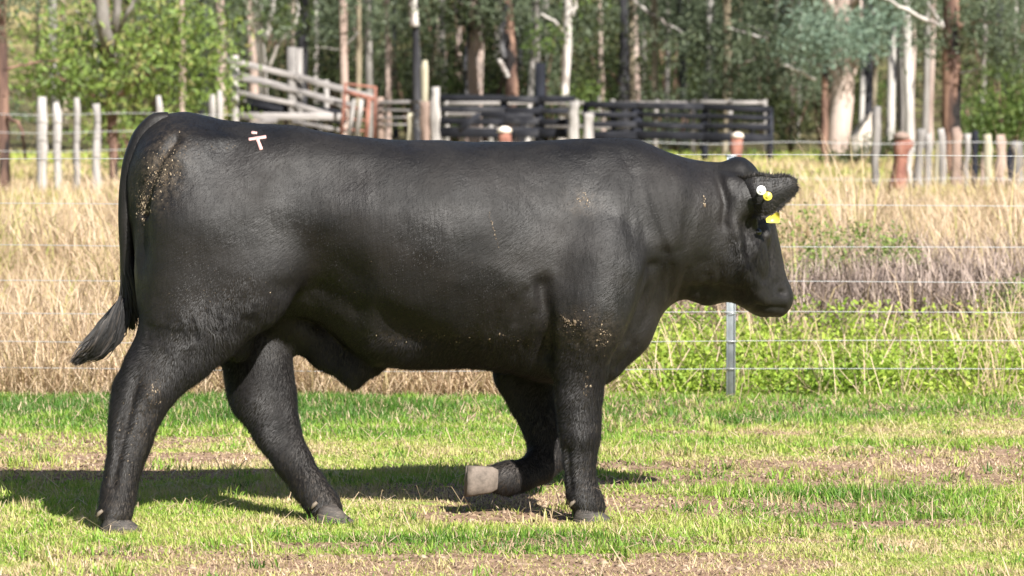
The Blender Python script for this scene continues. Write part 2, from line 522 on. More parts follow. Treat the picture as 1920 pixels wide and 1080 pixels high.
def make_weeds():
    mb = MB()
    # low lime-green creeper bank on the right behind the fence, with a little on the left
    cx, cy = scatter(5200, 16.9, 19.6, 1.2)
    w = ss(.25, .8, cx) * .96 + .04
    k0 = RNG.uniform(0, 1, len(cx)) < w
    cx, cy = cx[k0], cy[k0]
    k = 26; N = len(cx) * k
    hgt = np.repeat((.07 + .20 * np.clip((cy - 17) / 2.4, 0, 1) + .16 * fbm(np.stack([cx, cy, 0 * cx], 1) * 1.7, 3, 61)) * RNG.uniform(.6, 1.2, len(cx)), k)
    x = np.repeat(cx, k) + RNG.normal(0, .08, N); y = np.repeat(cy, k) + RNG.normal(0, .08, N)
    P = ground_pts(x, y); P[:, 2] += hgt * RNG.uniform(0.05, 1, N)
    mb.leaves(P, .030, .018, .1, np.clip(np.repeat(np.clip(.62 + .55 * fbm(np.stack([cx, cy, 0 * cx], 1) * 1.3, 3, 66), 0, 1), k) + RNG.normal(0, .16, N), 0, 1))
    o = mb.build('green_weeds', weed_mat)
    tag(o, 'lime green leafy weeds massed along the foot of the wire fence at right', 'weeds', kind='stuff')
    # grey-brown dead brush above them
    mb = MB()
    def twigs(cx, cy, r, h, n, t0, t1):
        x = cx + RNG.normal(0, r, n); y = cy + RNG.normal(0, r * .8, n)
        P = ground_pts(x, y); P[:, 2] += RNG.uniform(0, h * .7, n)
        blades(mb, P, RNG.uniform(.08, .38, n), .006, 1.5, RNG.uniform(t0, t1, n), 2)
    for (px, py, Y, r, h, n) in ((1600, 600, 20.2, .35, .55, 3000), (1720, 600, 20.4, .4, .55, 3600), (1840, 600, 20.6, .4, .55, 3600), (1950, 600, 20.5, .4, .5, 2500), (1500, 600, 20.0, .28, .45, 1400), (1330, 600, 20.1, .2, .35, 900), (1680, 500, 22.5, .45, .65, 2600), (1860, 500, 23, .5, .62, 2200)):
        c = at(px, py, Y); twigs(c[0], Y, r, h, n, 0, .8)
    o = mb.build('dead_brush', brush_mat)
    tag(o, 'tangled grey brown dead brush standing behind the lime green weeds', 'brush', kind='stuff')
make_weeds()

def bush(name, label, cat, cpx, Y, z0, z1, rx, n, L, mat, stems=6, group=None, ry=None, stemmat=None):
    c = at(cpx, 500, Y); c[2] = float(terrain(c[0], Y))
    root = thing(name, label, cat, c, group)
    ry = ry or rx
    mb = MB()
    k = 22; nc = max(8, n // k)
    q = RNG.normal(size=(nc, 3)); q /= np.linalg.norm(q, axis=1)[:, None]; q *= (RNG.uniform(.25, 1, nc) ** .5)[:, None]
    C = np.array([c[0], Y, c[2] + (z0 + z1) / 2]) + q * np.array([rx, ry, (z1 - z0) / 2])
    P = np.repeat(C, k, 0) + RNG.normal(0, L * 1.1, (nc * k, 3))
    tt = np.repeat(RNG.uniform(0, 1, nc), k) * .6 + RNG.uniform(0, .4, nc * k)
    mb.leaves(P, L, L * .55, .2, tt)
    mb.build('foliage', mat, root)
    sb = MB()
    for i in range(stems):
        e = C[RNG.integers(nc)]
        b = c + np.array([RNG.normal(0, rx * .12), RNG.normal(0, rx * .12), -.03])
        m = (b + e) / 2 + RNG.normal(0, rx * .08, 3)
        sb.tube([b, m, e], np.array([1, .7, .25]) * max(.006, rx * .03), 5)
    sb.build('stem', stemmat or M_twig, root)
    return root
M_twig = barkmat('twig_bark', [(.3, (.08, .055, .035)), (.7, (.20, .15, .10))])
bushleaf = leafmat('bush_leaves', [(0, (.05, .085, .02)), (.4, (.13, .19, .04)), (.75, (.22, .30, .07)), (1, (.34, .38, .13))], .3)
bush('green_bush', 'green leafy bush in the dry grass right of the bull\'s muzzle', 'bush', 1620, 21.0, .05, .74, .46, 3000, .030, bushleaf)
bush('green_bush', 'low spindly green bush just right of the bull\'s nose behind the wires', 'bush', 1510, 21.6, .05, .80, .30, 1500, .030, bushleaf)
bush('green_bush', 'small dark green bush behind the wires at the right edge of the dead brush', 'bush', 1890, 19.9, .05, .42, .22, 1500, .03, bushleaf)
# ---------------------------------------------------------------- wire fence behind the bull
galv = NT('galvanised_steel'); tc = galv.n('TexCoord')
galv_m = galv.finish(galv.ramp(galv.noise(tc.outputs['Object'], 14, 5, .7, (1, 1, .4)), [(.3, (.22, .25, .28)), (.6, (.42, .46, .50)), (.8, (.30, .27, .25))]), .5, .5, Metallic=.35)
wire_m = NT('fence_wire').finish((.40, .41, .42), .4, .5, Metallic=.4)

def make_wire_fence():
    Y = 16.8
    root = thing('wire_fence', 'wire fence of thin strands on a galvanised steel post, just behind the bull', 'fence', (1.1, Y, 0))
    px_post = at(1370, 700, Y)[0]
    for dx in (0, -4.1, 4.1):
        x = px_post + dx; g = float(terrain(x, Y)); mb = MB()
        # steel star-shaped post: a web and a flange, with tie notches
        mb.box((x, Y, g + .60), (.046, .006, 1.26)); mb.box((x + .004, Y + .02, g + .60), (.006, .036, 1.25))
        mb.box((x - .020, Y - .003, g + .60), (.007, .012, 1.255)); mb.box((x + .020, Y - .003, g + .60), (.007, .012, 1.255))
        mb.build('post', galv_m, root)
        for z in WZ:
            tie = MB(); an = np.linspace(0, 2 * math.pi, 9)
            tie.tube(np.stack([x + .031 * np.cos(an), Y + .018 * np.sin(an), g + z + .004 * np.sin(an * .5)], 1), .0022, 5)
            tie.build('wire_tie', wire_m, root)
    for z in WZ:
        xs = np.linspace(-8, 8, 81)
        sag = .010 * np.sin((xs - px_post) / 4.1 * math.pi) ** 2
        tilt = .004 * xs + .006 * math.sin(z * 40) * np.sin(xs * .7 + z * 9)
        zz = z - sag + tilt + .02 * ss(0, -3, xs) * (1 if z < 1.0 else 0)
        mb = MB(); mb.tube(np.stack([xs, Y - .012 + 0 * xs, zz], 1), .0016, 6, cap=False)
        mb.build('wire', wire_m, root, True)
WZ = [at(1600, r, 16.8)[2] for r in (293, 385, 463, 529, 588, 641, 692)]
make_wire_fence()

# ---------------------------------------------------------------- old timber posts
grey_wood = woodmat('weathered_grey_timber', [(.25, (.07, .066, .064)), (.45, (.19, .178, .17)), (.7, (.36, .34, .325))], stretch=(1, 1, .15))
dark_wood = woodmat('blackened_timber', [(.3, (.005, .0055, .008)), (.55, (.012, .013, .018)), (.8, (.045, .045, .05))], stretch=(.3, 1, 1))
dark_vert = woodmat('blackened_post_timber', [(.3, (.007, .008, .012)), (.55, (.017, .019, .028)), (.8, (.055, .055, .06))], stretch=(1, 1, .2))
rust_m = woodmat('rust_red_steel', [(.3, (.13, .058, .045)), (.55, (.25, .115, .085)), (.8, (.33, .21, .175))], scale=5)
rail_wood = woodmat('silvered_rail_timber', [(.25, (.09, .083, .083)), (.5, (.20, .187, .183)), (.75, (.34, .318, .31))], stretch=(.15, 1, 1))
pinkwood = woodmat('pinkish_brown_timber', [(.25, (.10, .072, .06)), (.5, (.24, .175, .145)), (.75, (.37, .30, .26))], stretch=(1, 1, .15))
palewood = woodmat('yellowed_pale_timber', [(.3, (.22, .20, .145)), (.6, (.38, .35, .265)), (.8, (.50, .47, .38))], stretch=(1, 1, .15))

def split_post(px, pt, pb, w, Y, mat, lean=0, group=None, label='', name='fence_post', round_=False, capmat=None, wire=True):
    """a hand split or round post from the ground up; rows pt (top) and pb (foot)"""
    a = at(px, pb, Y); g = float(terrain(a[0], Y)); top = at(px + lean, pt, Y)
    a[2] = min(a[2], g)
    a[2] = g - .05
    L = top[2] - g; W = w / ppm(Y)
    loc = (a[0], Y, g)
    mb = MB(); n = 9; seg = 9
    t_ = np.linspace(0, 1, n)
    P = np.array([a + (top - a) * q for q in t_]); P[1:-1, 0] += RNG.normal(0, W * .05, n - 2)
    r = W / 2 * (1 + RNG.normal(0, .10, n)); r[-1] *= .8
    P[-1] += RNG.normal(0, W * .08, 3)
    mb.tube(P, r, seg, .55, int(px), freq=1.4)
    if capmat is not None:
        root = thing(name, label, 'post', loc, group)
        mb.build('post_body', mat, root, False)
        cb = MB(); cb.tube([P[-1] - [0, 0, .02], P[-1] + [0, 0, W * .18], P[-1] + [0, 0, W * .34]], [W * .52, W * .47, W * .15], 10, .1, 3)
        cb.build('post_cap', capmat, root, True)
        return root
    o = mb.build(name, mat, None, False, loc)
    return tag(o, label, 'post', group)

LP = [(77, 182, 318, 21, 'broad pale grey split post, leftmost of the old posts at the left edge'),
      (108, 190, 322, 15, 'short greyish split post second from the left in the row at the left edge'),
      (143, 183, 320, 14, 'thin brownish grey split post third from the left in the row at the left edge'),
      (181, 195, 325, 18, 'bright white weathered post fourth from the left, beside the leafy tree trunk'),
      (300, 180, 318, 12, 'pale post just visible above the bull\'s rump, left of the other two there'),
      (396, 180, 318, 12, 'dull grey post behind the bull\'s rump under the leafy tree'),
      (416, 170, 318, 12, 'mossy grey post behind the bull\'s rump, nearest the loading ramp')]
for i, (px, t0, b0, w, lab) in enumerate(LP):
    split_post(px, t0, b0, w, 53, grey_wood, RNG.normal(0, 2), 'old split posts at left', lab)
RP = [(1642, 197, 330, 18, grey_wood, 0, 'grey weathered post with a flat top beside the pale stump slab'),
      (1722, 240, 356, 20, grey_wood, 2, 'dim grey post directly right of the rusty red leaning post'),
      (1768, 241, 360, 15, grey_wood, -3, 'pale silver post left of the pinkish brown post under the big dark tree'),
      (1793, 240, 372, 20, pinkwood, 2, 'pinkish brown post at the foot of the big dark tree'),
      (1812, 250, 368, 14, grey_wood, 1, 'slim blue grey post touching the pinkish brown post on its right'),
      (1828, 246, 350, 12, dark_vert, 0, 'near black thin post right of the pinkish brown post'),
      (1852, 251, 362, 17, palewood, 0, 'yellowish pale post with a lichen top at the right of the dark post'),
      (1877, 253, 350, 20, pinkwood, 0, 'wide brownish post second from the right edge'),
      (1908, 264, 366, 26, grey_wood, -4, 'thick bluish grey post at the right edge of the frame')]
RP += [(1702, 262, 344, 16, grey_wood, 2, 'dim grey post half hidden behind the rusty red leaning post'),
       (1741, 250, 346, 15, grey_wood, -2, 'dark grey weathered post between the dim grey and the pale silver posts'),
       (1755, 268, 350, 10, palewood, 3, 'short thin pale stake left of the pale silver post'),
       (1893, 275, 352, 12, dark_vert, 0, 'short dark stake between the wide brownish post and the right edge post'),
       (1840, 286, 356, 9, pinkwood, 3, 'short slim stake between the near black post and the lichen topped post')]
for px, t0, b0, w, m, ln, lab in RP:
    split_post(px, t0, b0, w, 55, m, ln, 'old timber posts at right', lab)
capm = woodmat('bleached_post_end', [(.3, (.55, .48, .40)), (.7, (.80, .75, .68))])
split_post(945, 247, 330, 28, 52, rust_m, 0, 'rusty red fence posts', 'rusty red post with a bleached white top showing just above the bull\'s back', 'rusty_post', capmat=capm)
split_post(1380, 259, 340, 24, 52, rust_m, 2, 'rusty red fence posts', 'rusty red post top showing directly above the bull\'s head', 'rusty_post', capmat=capm)
split_post(1684, 254, 362, 32, 52, rust_m, 10, 'rusty red fence posts', 'wide rusty red post leaning right, in the open grass right of the bull', 'rusty_post', capmat=pinkwood)
split_post(1673, 260, 362, 14, 52.3, pinkwood, 14, 'old timber posts at right', 'slim pinkish pole leaning against the rusty red post', 'fence_post')

# thin far strands tied along the old posts
def far_wires(name, label, x0, x1, Y, rows):
    root = thing(name, label, 'fence', tuple(at((x0 + x1) / 2, 300, Y)[:2]) + (0,))
    for r in rows:
        mb = MB(); p = np.array([at(x, r + 2 * math.sin(x * .02), Y) for x in np.linspace(x0, x1, 30)])
        mb.tube(p, .006, 5, cap=False); mb.build('wire', wire_m, root, True)
far_wires('far_wire_fence', 'faint rusted strands strung between the old split posts at left', -60, 440, 52.8, (214, 248, 283))
far_wires('far_wire_fence', 'faint strands strung between the rusty red posts and the old posts at right', 900, 2000, 51.7, (268, 336))

# ---------------------------------------------------------------- stock yard rails
def yard(name, label, Y, posts, rails, pm, rm, thick=.07, group=None):
    c = at((posts[0][0] + posts[-1][0]) / 2, 300, Y)
    root = thing(name, label, 'fence', (c[0], Y, 0), group)
    for (px, t0, w) in posts:
        mb = MB(); a = at(px, t0, Y); g = float(terrain(a[0], Y))
        mb.tube([(a[0], Y, g - .1), (a[0] + RNG.normal(0, .01), Y, (a[2] + g) / 2), (a[0] + RNG.normal(0, .02), Y, a[2])], np.array([1.08, 1, .95]) * w / 2 / ppm(Y), 10, .2, int(px))
        mb.build('post', pm, root)
    for (x0, y0, x1, y1, w) in rails:
        mb = MB(); mb.beam(at(x0, y0, Y - .16), at(x1, y1, Y - .16), w / ppm(Y), thick, .05)
        mb.build('rail', rm, root)
    return root
Yd = 85
rl = []
P1 = [(822, 178, 12), (945, 182, 15), (1012, 118, 20), (1075, 188, 12)]
rw = [(184, 12), (205, 11), (226, 13), (247, 18)]
for (xa, xb) in ((818, 946), (944, 1014), (1010, 1078)):
    for q, (r, w) in enumerate(rw):
        rl.append((xa, r + RNG.normal(0, 1.2) + (xa - 820) * .012, xb, r + RNG.normal(0, 1.2) + (xb - 820) * .012, w))
rl.append((860, 246, 900, 214, 12)); rl.append((900, 214, 1000, 218, 12))
yard('stockyard_fence', 'blackened timber stockyard rails above the middle of the bull\'s back', Yd, P1, rl, dark_vert, dark_wood, .08)
rl = []
P2 = [(1098, 195, 12), (1150, 192, 10), (1196, 193, 26), (1321, 197, 14), (1444, 202, 13)]
rw = [(196, 12), (214, 9), (232, 11), (252, 16)]
for (xa, xb) in ((1096, 1196), (1194, 1322), (1319, 1446)):
    for q, (r, w) in enumerate(rw):
        rl.append((xa, r + RNG.normal(0, 1.2) + (xa - 1100) * .02, xb, r + RNG.normal(0, 1.2) + (xb - 1100) * .02, w))
yard('stockyard_fence', 'blackened timber stockyard rails above the bull\'s withers and neck', Yd, P2, rl, dark_vert, dark_wood, .08)
# silvered rails of the back side of the yard, seen through the front
rl = []
for (xa, xb) in ((840, 1000), (1000, 1150), (1150, 1300), (1300, 1435)):
    for r in (193, 215, 238): rl.append((xa, r + RNG.normal(0, 2.5), xb, r + RNG.normal(0, 2.5) + 1, 7))
yard('stockyard_fence', 'silvery grey far rails seen between the black rails of the stockyard', 93, [(x, 186, 9) for x in (838, 920, 1000, 1080, 1150, 1230, 1300, 1370, 1436)], rl, grey_wood, rail_wood, .06)
# plain grey rails from the red gate to the gnarled posts
rl = [(712, 192, 800, 190, 6), (712, 206, 800, 208, 4), (712, 221, 800, 219, 3), (712, 233, 800, 234, 3)]
yard('rail_fence', 'thin grey rail and wires between the red gate and the gnarled post pair', 84, [(714, 182, 14)], rl, pinkwood, rail_wood, .06)

def gnarled(px, t0, w, Y, mat, label, lean=0, grp=None):
    a = at(px, t0, Y); g = float(terrain(a[0], Y)); n = 12; W = w / ppm(Y)
    mb = MB(); P = np.array([(a[0] + lean / ppm(Y) * q + RNG.normal(0, W * .04), Y, g - .05 + (a[2] - g + .05) * q) for q in np.linspace(0, 1, n)])
    mb.tube(P, W / 2 * (1.1 - .25 * np.linspace(0, 1, n)) * (1 + RNG.normal(0, .08, n)), 12, .55, int(px), freq=1.6)
    return tag(mb.build('timber_post', mat, None, False, (a[0], Y, g)), label, 'post', grp)
gnarled(796, 113, 13, 83.4, palewood, 'tall slim pale post rising beside the bluish dark trunk', 0)
gnarled(769, 212, 13, 83.0, palewood, 'short yellowish post just above the bull\'s loin', 0)
gnarled(797, 190, 20, 82.6, pinkwood, 'rough pinkish grey post, left one of the gnarled pair beside the black rails')
gnarled(816, 163, 20, 82.6, grey_wood, 'rough dark topped grey post, right one of the gnarled pair beside the black rails')
gnarled(1076, 190, 20, 84.3, grey_wood, 'bleached gnarled stump post in front of the black rails, left of two', 1)
gnarled(1106, 212, 22, 84.3, grey_wood, 'rounded grey stump in front of the black rails, right of two', -3)

# ---------------------------------------------------------------- loading ramp with its red steel gate
def make_ramp():
    Y = 80
    root = thing('loading_ramp', 'silvered timber loading ramp sloping down to the right above the bull\'s loin', 'ramp', (at(560, 300, Y)[0], Y, 0))
    def post(px, t0, w, Y_=Y, m=grey_wood):
        a = at(px, t0, Y_); g = float(terrain(a[0], Y_)); W = w / ppm(Y_)
        mb = MB(); mb.tube([(a[0], Y_, g - .1), (a[0], Y_, g + (a[2] - g) * .5), (a[0], Y_, a[2])], [W * .52, W * .48, W * .5], 10, .12, int(px)); mb.build('post', m, root)
    post(561, 90, 14, 80.05); post(547, 88, 17, 79.9); post(440, 104, 15, 80.1); post(612, 150, 10, 80.6, grey_wood)
    def rail(x0, y0, x1, y1, w, dy=0, m=rail_wood):
        mb = MB(); n = 7; W = w / ppm(Y)
        mb.beam(at(x0, y0, Y - .22 + dy), at(x1, y1, Y - .22 + dy), W, .07, .04); mb.build('rail', m, root)
    rail(425, 112, 558, 144, 11); rail(552, 142, 702, 184, 12)
    rail(430, 143, 558, 170, 9); rail(552, 168, 650, 200, 9)
    rail(440, 172, 558, 196, 9); rail(552, 196, 640, 222, 11, -.02)
    rail(450, 217, 640, 219, 13, -.06); rail(468, 232, 520, 226, 8, -.1); rail(548, 228, 650, 246, 7, -.1)
    mb = MB()   # closed boarded side under the deck
    for (q0, q1) in ((186, 205), (196, 213), (206, 219)):
        mb = MB(); mb.beam(at(462, q0, Y + .1), at(650, q1 + 8, Y + .1), 11 / ppm(Y), .05, .03); mb.build('side_board', dark_wood, root)
    # far side rails
    for dy, r in ((1.1, 134),):
        mb = MB(); mb.beam(at(430, r, Y + dy), at(660, r + 62, Y + dy), 8 / ppm(Y), .06, .04); mb.build('rail', rail_wood, root)
    # deck planks
    for k in range(12):
        a = at(462 + k * 15.5, 190 + k * 2.2, Y + .5)
        mb = MB(); mb.box(a + np.array([0, .45, 0]), (.17, 1.1, .05), (0, .14, 0)); mb.build('deck_plank', grey_wood, root)
    g = thing('red_gate', 'rust red steel sliding gate frame at the foot of the timber ramp', 'gate', (at(675, 300, 79.3)[0], 79.3, 0))
    Yg = 79.3
    def bar(x0, y0, x1, y1, w):
        mb = MB(); mb.tube([at(x0, y0, Yg), at(x1, y1, Yg)], w / 2 / ppm(Yg), 8); mb.build('gate_bar', rust_m, g, True)
    bar(648, 155, 640, 262, 6); bar(704, 162, 702, 262, 6); bar(692, 184, 686, 262, 9)
    bar(646, 157, 704, 164, 5); bar(648, 172, 700, 186, 9); bar(642, 200, 690, 206, 5); bar(638, 222, 690, 226, 4); bar(636, 242, 690, 246, 4)
    for x0, x1 in ((664, 653), (678, 669)):
        mb = MB(); mb.beam(at(x0, 186, Yg - .06), at(x1, 262, Yg - .06), 8 / ppm(Yg), .04, .03); mb.build('gate_board', grey_wood, g)
make_ramp()

# broken slab of a pale stump
def stump():
    Y = 90; a = at(1612, 275, Y); g = float(terrain(a[0], Y))
    t_ = barkmat('stump_wood', [(.3, (.28, .24, .20)), (.7, (.50, .46, .41))])
    mb = MB(); s = 1 / ppm(Y)
    n = 24; an = np.arange(n) / n * 2 * math.pi
    rings = []
    for q in np.linspace(0, 1, 7):
        r = (26 - 5 * q) * s * (1 + .12 * np.sin(an * 3 + 1) + RNG.normal(0, .03, n))
        topz = (30 + 26 * np.cos(an - .2) + RNG.normal(0, 2, n)) * s + .15
        rings.append(np.stack([a[0] + np.cos(an) * r, Y + np.sin(an) * r * .7, g - .1 + q * (topz + .4)], 1))
    V_ = np.concatenate(rings + [np.array([[a[0], Y, g + .5]])])
    mb.add(V_, [[k * n + i, k * n + (i + 1) % n, (k + 1) * n + (i + 1) % n, (k + 1) * n + i] for k in range(6) for i in range(n)], [[6 * n + i, 6 * n + (i + 1) % n, 7 * n] for i in range(n)])
    o = mb.build('tree_stump', t_, None, False, (a[0], Y, g)); tag(o, 'pale broken stump slab with a slanting top right of the thick pale trunk', 'stump')
stump()
# ---------------------------------------------------------------- the gum forest
B = {
 'white': barkmat('white_gum_bark', [(.3, (0.198, 0.178, 0.165)), (.5, (0.396, 0.370, 0.350)), (.75, (0.515, 0.495, 0.469))], 3, patch=((0.198, 0.172, 0.158), 1.6, .56)),
 'pink': barkmat('pinkish_gum_bark', [(.3, (0.185, 0.132, 0.109)), (.5, (0.317, 0.244, 0.211)), (.75, (0.422, 0.356, 0.317))], 3, patch=((0.158, 0.132, 0.119), 2.4, .6)),
 'grey': barkmat('grey_gum_bark', [(.3, (0.079, 0.073, 0.066)), (.5, (0.178, 0.165, 0.152)), (.75, (0.297, 0.277, 0.257))], 4, patch=((0.330, 0.310, 0.290), 1.2, .62)),
 'brown': barkmat('reddish_brown_bark', [(.3, (0.026, 0.018, 0.017)), (.48, (0.099, 0.059, 0.046)), (.62, (0.238, 0.145, 0.106))], 4, patch=((0.015, 0.013, 0.013), 2.2, .52)),
 'dark': barkmat('charred_bark', [(.3, (0.012, 0.012, 0.015)), (.55, (0.033, 0.033, 0.038)), (.8, (0.092, 0.089, 0.092))], 4, patch=((0.211, 0.205, 0.205), 1.0, .66)),
 'patchy': barkmat('patchy_black_and_white_bark', [(.35, (0.251, 0.238, 0.224)), (.6, (0.422, 0.403, 0.383))], 3, patch=((0.020, 0.020, 0.023), 1.8, .50)),
 'tan': barkmat('tan_bark', [(.3, (0.099, 0.079, 0.053)), (.5, (0.211, 0.178, 0.125)), (.75, (0.330, 0.290, 0.218))], 4, patch=((0.079, 0.066, 0.053), 1.5, .6)),
}
B['pale'] = barkmat('pale_pink_smooth_bark', [(.3, (.22, .165, .14)), (.5, (.38, .30, .26)), (.75, (.52, .45, .40))], 3, patch=((.22, .17, .15), 2.0, .64))
gumleaf = leafmat('gum_leaves', [(0, (0.0250, 0.0392, 0.0214)), (.35, (0.0606, 0.0820, 0.0463)), (.7, (0.1069, 0.1355, 0.0784)), (1, (0.1925, 0.2210, 0.1426))], .25)
blueleaf = leafmat('bluish_gum_leaves', [(0, (0.0439, 0.0731, 0.0537)), (.35, (0.1073, 0.1608, 0.1170)), (.7, (0.1852, 0.2535, 0.1852)), (1, (0.3120, 0.3705, 0.2730))], .25)
greenleaf = leafmat('bright_green_leaves', [(0, (0.0186, 0.0372, 0.0074)), (.35, (0.0527, 0.0930, 0.0174)), (.7, (0.0992, 0.1488, 0.0310)), (1, (0.1860, 0.2108, 0.0620))], .3)
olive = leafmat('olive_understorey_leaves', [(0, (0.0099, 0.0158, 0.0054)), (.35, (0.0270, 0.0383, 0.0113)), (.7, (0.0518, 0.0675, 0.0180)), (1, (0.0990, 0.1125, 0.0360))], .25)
autumn = leafmat('mottled_green_and_tan_leaves', [(0, (0.0416, 0.0728, 0.0208)), (.3, (0.1040, 0.1560, 0.0364)), (.6, (0.1768, 0.2600, 0.0520)), (.8, (0.2912, 0.2704, 0.1040)), (1, (0.4784, 0.3536, 0.2080))], .3)

def clusters(mb, C, Rr, n, L, droop=.5, k=14, wr=.28):
    """leaf sprays filling an ellipsoid at C with radii Rr"""
    nc = max(1, n // k)
    q = RNG.normal(size=(nc, 3)); q /= np.linalg.norm(q, axis=1)[:, None]; q *= (RNG.uniform(.1, 1, nc) ** .4)[:, None]
    c = np.array(C) + q * np.array(Rr)
    P = np.repeat(c, k, 0) + RNG.normal(0, 1, (nc * k, 3)) * np.array([1.7, 1.7, 1.1]) * L
    tt = np.repeat(RNG.uniform(0, .65, nc), k) + RNG.uniform(0, .35, nc * k)
    mb.leaves(P, L, L * wr, droop, tt)

def gum(label, px, foot, w, Y, bark, leaf=gumleaf, lean=0, stems=(), limbs=(), blobs=(), H=15, group=None, crown=1400, L=.20, seed=0, wtop=.75, name='gum_tree', bend=6, base_flare=1.25):
    """a tree standing at photo column px; lean: how far its trunk has moved right at row 0"""
    s = 1 / ppm(Y)
    c = at(px, foot, Y); g = float(terrain(c[0], Y)); c[2] = g
    root = thing(name, label, 'tree', c, group)
    hz = at(px, 0, Y)[2] - g                     # height of the picture's top edge there
    mb = MB(); n = 26; t_ = np.linspace(0, 1, n)
    z = g - .15 + (H * .72) * t_
    xx = c[0] + lean * s * (z - g) / hz + bend * s * np.sin(z * .55 + seed) * ss(0, 1.0, z - g) * .5
    yy = Y + .1 * np.sin(z * .4 + seed * 2)
    r = w * s / 2 * (1 - (1 - wtop) * np.clip((z - g) / hz, 0, 3) * .9); r = np.maximum(r, w * s * .18); r *= 1 + (base_flare - 1) * np.exp(-(z - g + .1) / .35)
    P = np.stack([xx, yy, z], 1)
    mb.tube(P, r, 16, .42, int(px) + seed, freq=1.5)
    tr = mb.build('trunk', B[bark], root, True)
    def limb(pts, w0, w1, bk=None, nm='limb'):
        q = np.array([at(a, b, Y + d) for a, b, d in pts]); m = 14
        u = np.linspace(0, 1, m); uu = np.linspace(0, 1, len(q))
        q = np.stack([np.interp(u, uu, q[:, i]) for i in range(3)], 1)
        for _ in range(2): q[1:-1] = (q[:-2] + 2 * q[1:-1] + q[2:]) / 4
        q[1:-1] += RNG.normal(0, 1.0 * s, (m - 2, 3))
        lb = MB(); lb.tube(q, np.linspace(w0, w1, m) * s / 2, 8, .2, int(px), freq=1.2); lb.build(nm, B[bk or bark], root, True)
    for st in stems: limb(*st, nm='stem')
    for lm in limbs: limb(*lm)
    # upper limbs and crown above the frame
    cb = MB(); lb = MB()
    top = P[-1]
    for k in range(6 if crown else 0):
        a = P[int(n * (.62 + .06 * k)) if int(n * (.62 + .06 * k)) < n else n - 1]
        th = RNG.uniform(0, 6.283); rr_ = RNG.uniform(1.0, 2.6) * H / 15
        e = a + np.array([math.cos(th) * rr_, math.sin(th) * rr_, RNG.uniform(1.2, 3.4)])
        m = (a + e) / 2 + np.array([0, 0, -.2])
        lb.tube([a, m, e], np.array([.35, .22, .08]) * w * s, 6)
        clusters(cb, e, np.array([1.3, 1.3, .9]) * H / 15, crown // 6, L * 1.5, .7)
    if crown: lb.build('upper_limbs', B[bark], root, True)
    if crown:      # loose sprays that hang down into view along the trunk
        for q in range(3):
            bx, by = px + RNG.normal(0, 34), RNG.uniform(-20, 75); clusters(cb, at(bx, by, Y + RNG.uniform(-.9, .5)), (RNG.uniform(18, 42) * s, 26 * s, RNG.uniform(8, 20) * s), 90, L, .6)
    for (bx, by, rx, ry, nn, dY) in blobs:
        nn = int(nn * (1.0 if leaf is autumn else 1.35))
        ctr = at(bx, by, Y + dY)
        clusters(cb, ctr, (rx * s, max(rx, ry) * s * .8, ry * s), nn, L, .45)
    if cb.V: cb.build('crown', leaf, root)
    return root

# ---- left
gum('dark rough trunk with pale pinkish base at the far left edge', 6, 360, 26, 54, 'brown', gumleaf, -6, blobs=((30, 6, 60, 22, 260, 0), (10, 215, 40, 30, 240, .5)), limbs=((((10, 215, 0), (40, 235, -.3), (48, 300, -.3)), 8, 5), (((6, 130, 0), (60, 118, .2), (110, 112, .3)), 6, 3)), H=11, L=.11, crown=500)
gum('broad leafy tree with mottled green foliage reaching down over the old posts at left', 214, 330, 17, 58, 'brown', autumn, -16,
    stems=((((205, 120, 0), (196, 60, -.9), (184, -40, -1.1)), 30, 24, 'grey'), (((206, 110, 0), (218, 40, -1.0), (224, -40, -1.1)), 18, 14, 'grey'), (((207, 90, -.4), (236, 30, -1.1), (262, -20, -1.2)), 10, 7, 'grey')),
    limbs=((((205, 60, 0), (170, 45, -.2), (140, 20, -.3)), 7, 4, 'grey'), (((212, 190, 0), (260, 150, -.3), (320, 120, -.5)), 8, 4, 'brown'), (((212, 200, 0), (160, 170, -.3), (100, 140, -.5)), 8, 4, 'brown')),
    blobs=((110, 60, 62, 48, 520, -.3), (90, 130, 52, 40, 420, -.4), (150, 110, 60, 42, 460, -.6), (320, 50, 75, 55, 760, -.4), (280, 95, 60, 45, 460, -.7), (360, 100, 55, 50, 420, -.2), (170, 165, 70, 24, 330, -.3), (250, 160, 55, 26, 260, -.4), (340, 165, 60, 32, 320, -.2), (400, 160, 32, 32, 200, 0), (410, 200, 22, 24, 120, .1), (100, 185, 60, 14, 160, 0), (60, 150, 30, 30, 120, 0), (395, 60, 30, 40, 160, 0), (240, 210, 90, 16, 200, .4)), H=9, L=.165, crown=700, name='leafy_tree')
gum('slim pink trunk half hidden inside the leafy foliage at left', 341, 320, 13, 70, 'pink', gumleaf, -2, H=12)
gum('spotted pinkish grey trunk left of the timber ramp', 415, 300, 20, 92, 'pink', gumleaf, -4, blobs=((440, 20, 40, 22, 180, -1),), H=13)
gum('white trunk with an orange base behind the upper end of the ramp', 480, 300, 18, 92, 'pink', gumleaf, -14, H=14)
gum('tall white forked gum directly behind the ramp', 501, 300, 20, 94, 'white', greenleaf, -18, stems=((((500, 75, 0), (508, 40, 0), (516, -30, 0)), 12, 10), (((505, 125, 0), (525, 78, -.2), (552, 52, -.3)), 8, 5), (((552, 52, -.3), (560, 20, -.3), (555, -10, -.3)), 5, 4)), blobs=((535, 20, 22, 30, 150, -.5), (440, 10, 30, 16, 120, 0)), H=16, bend=2)
gum('blackened trunk rising behind the tallest ramp post', 563, 300, 21, 97, 'dark', olive, 4, H=14, limbs=((((562, 60, 0), (548, 66, 0), (535, 80, 0)), 5, 3),))
gum('tall straight pinkish trunk rising behind the red gate', 647, 300, 17, 90, 'pink', gumleaf, -4, H=16, bend=2)
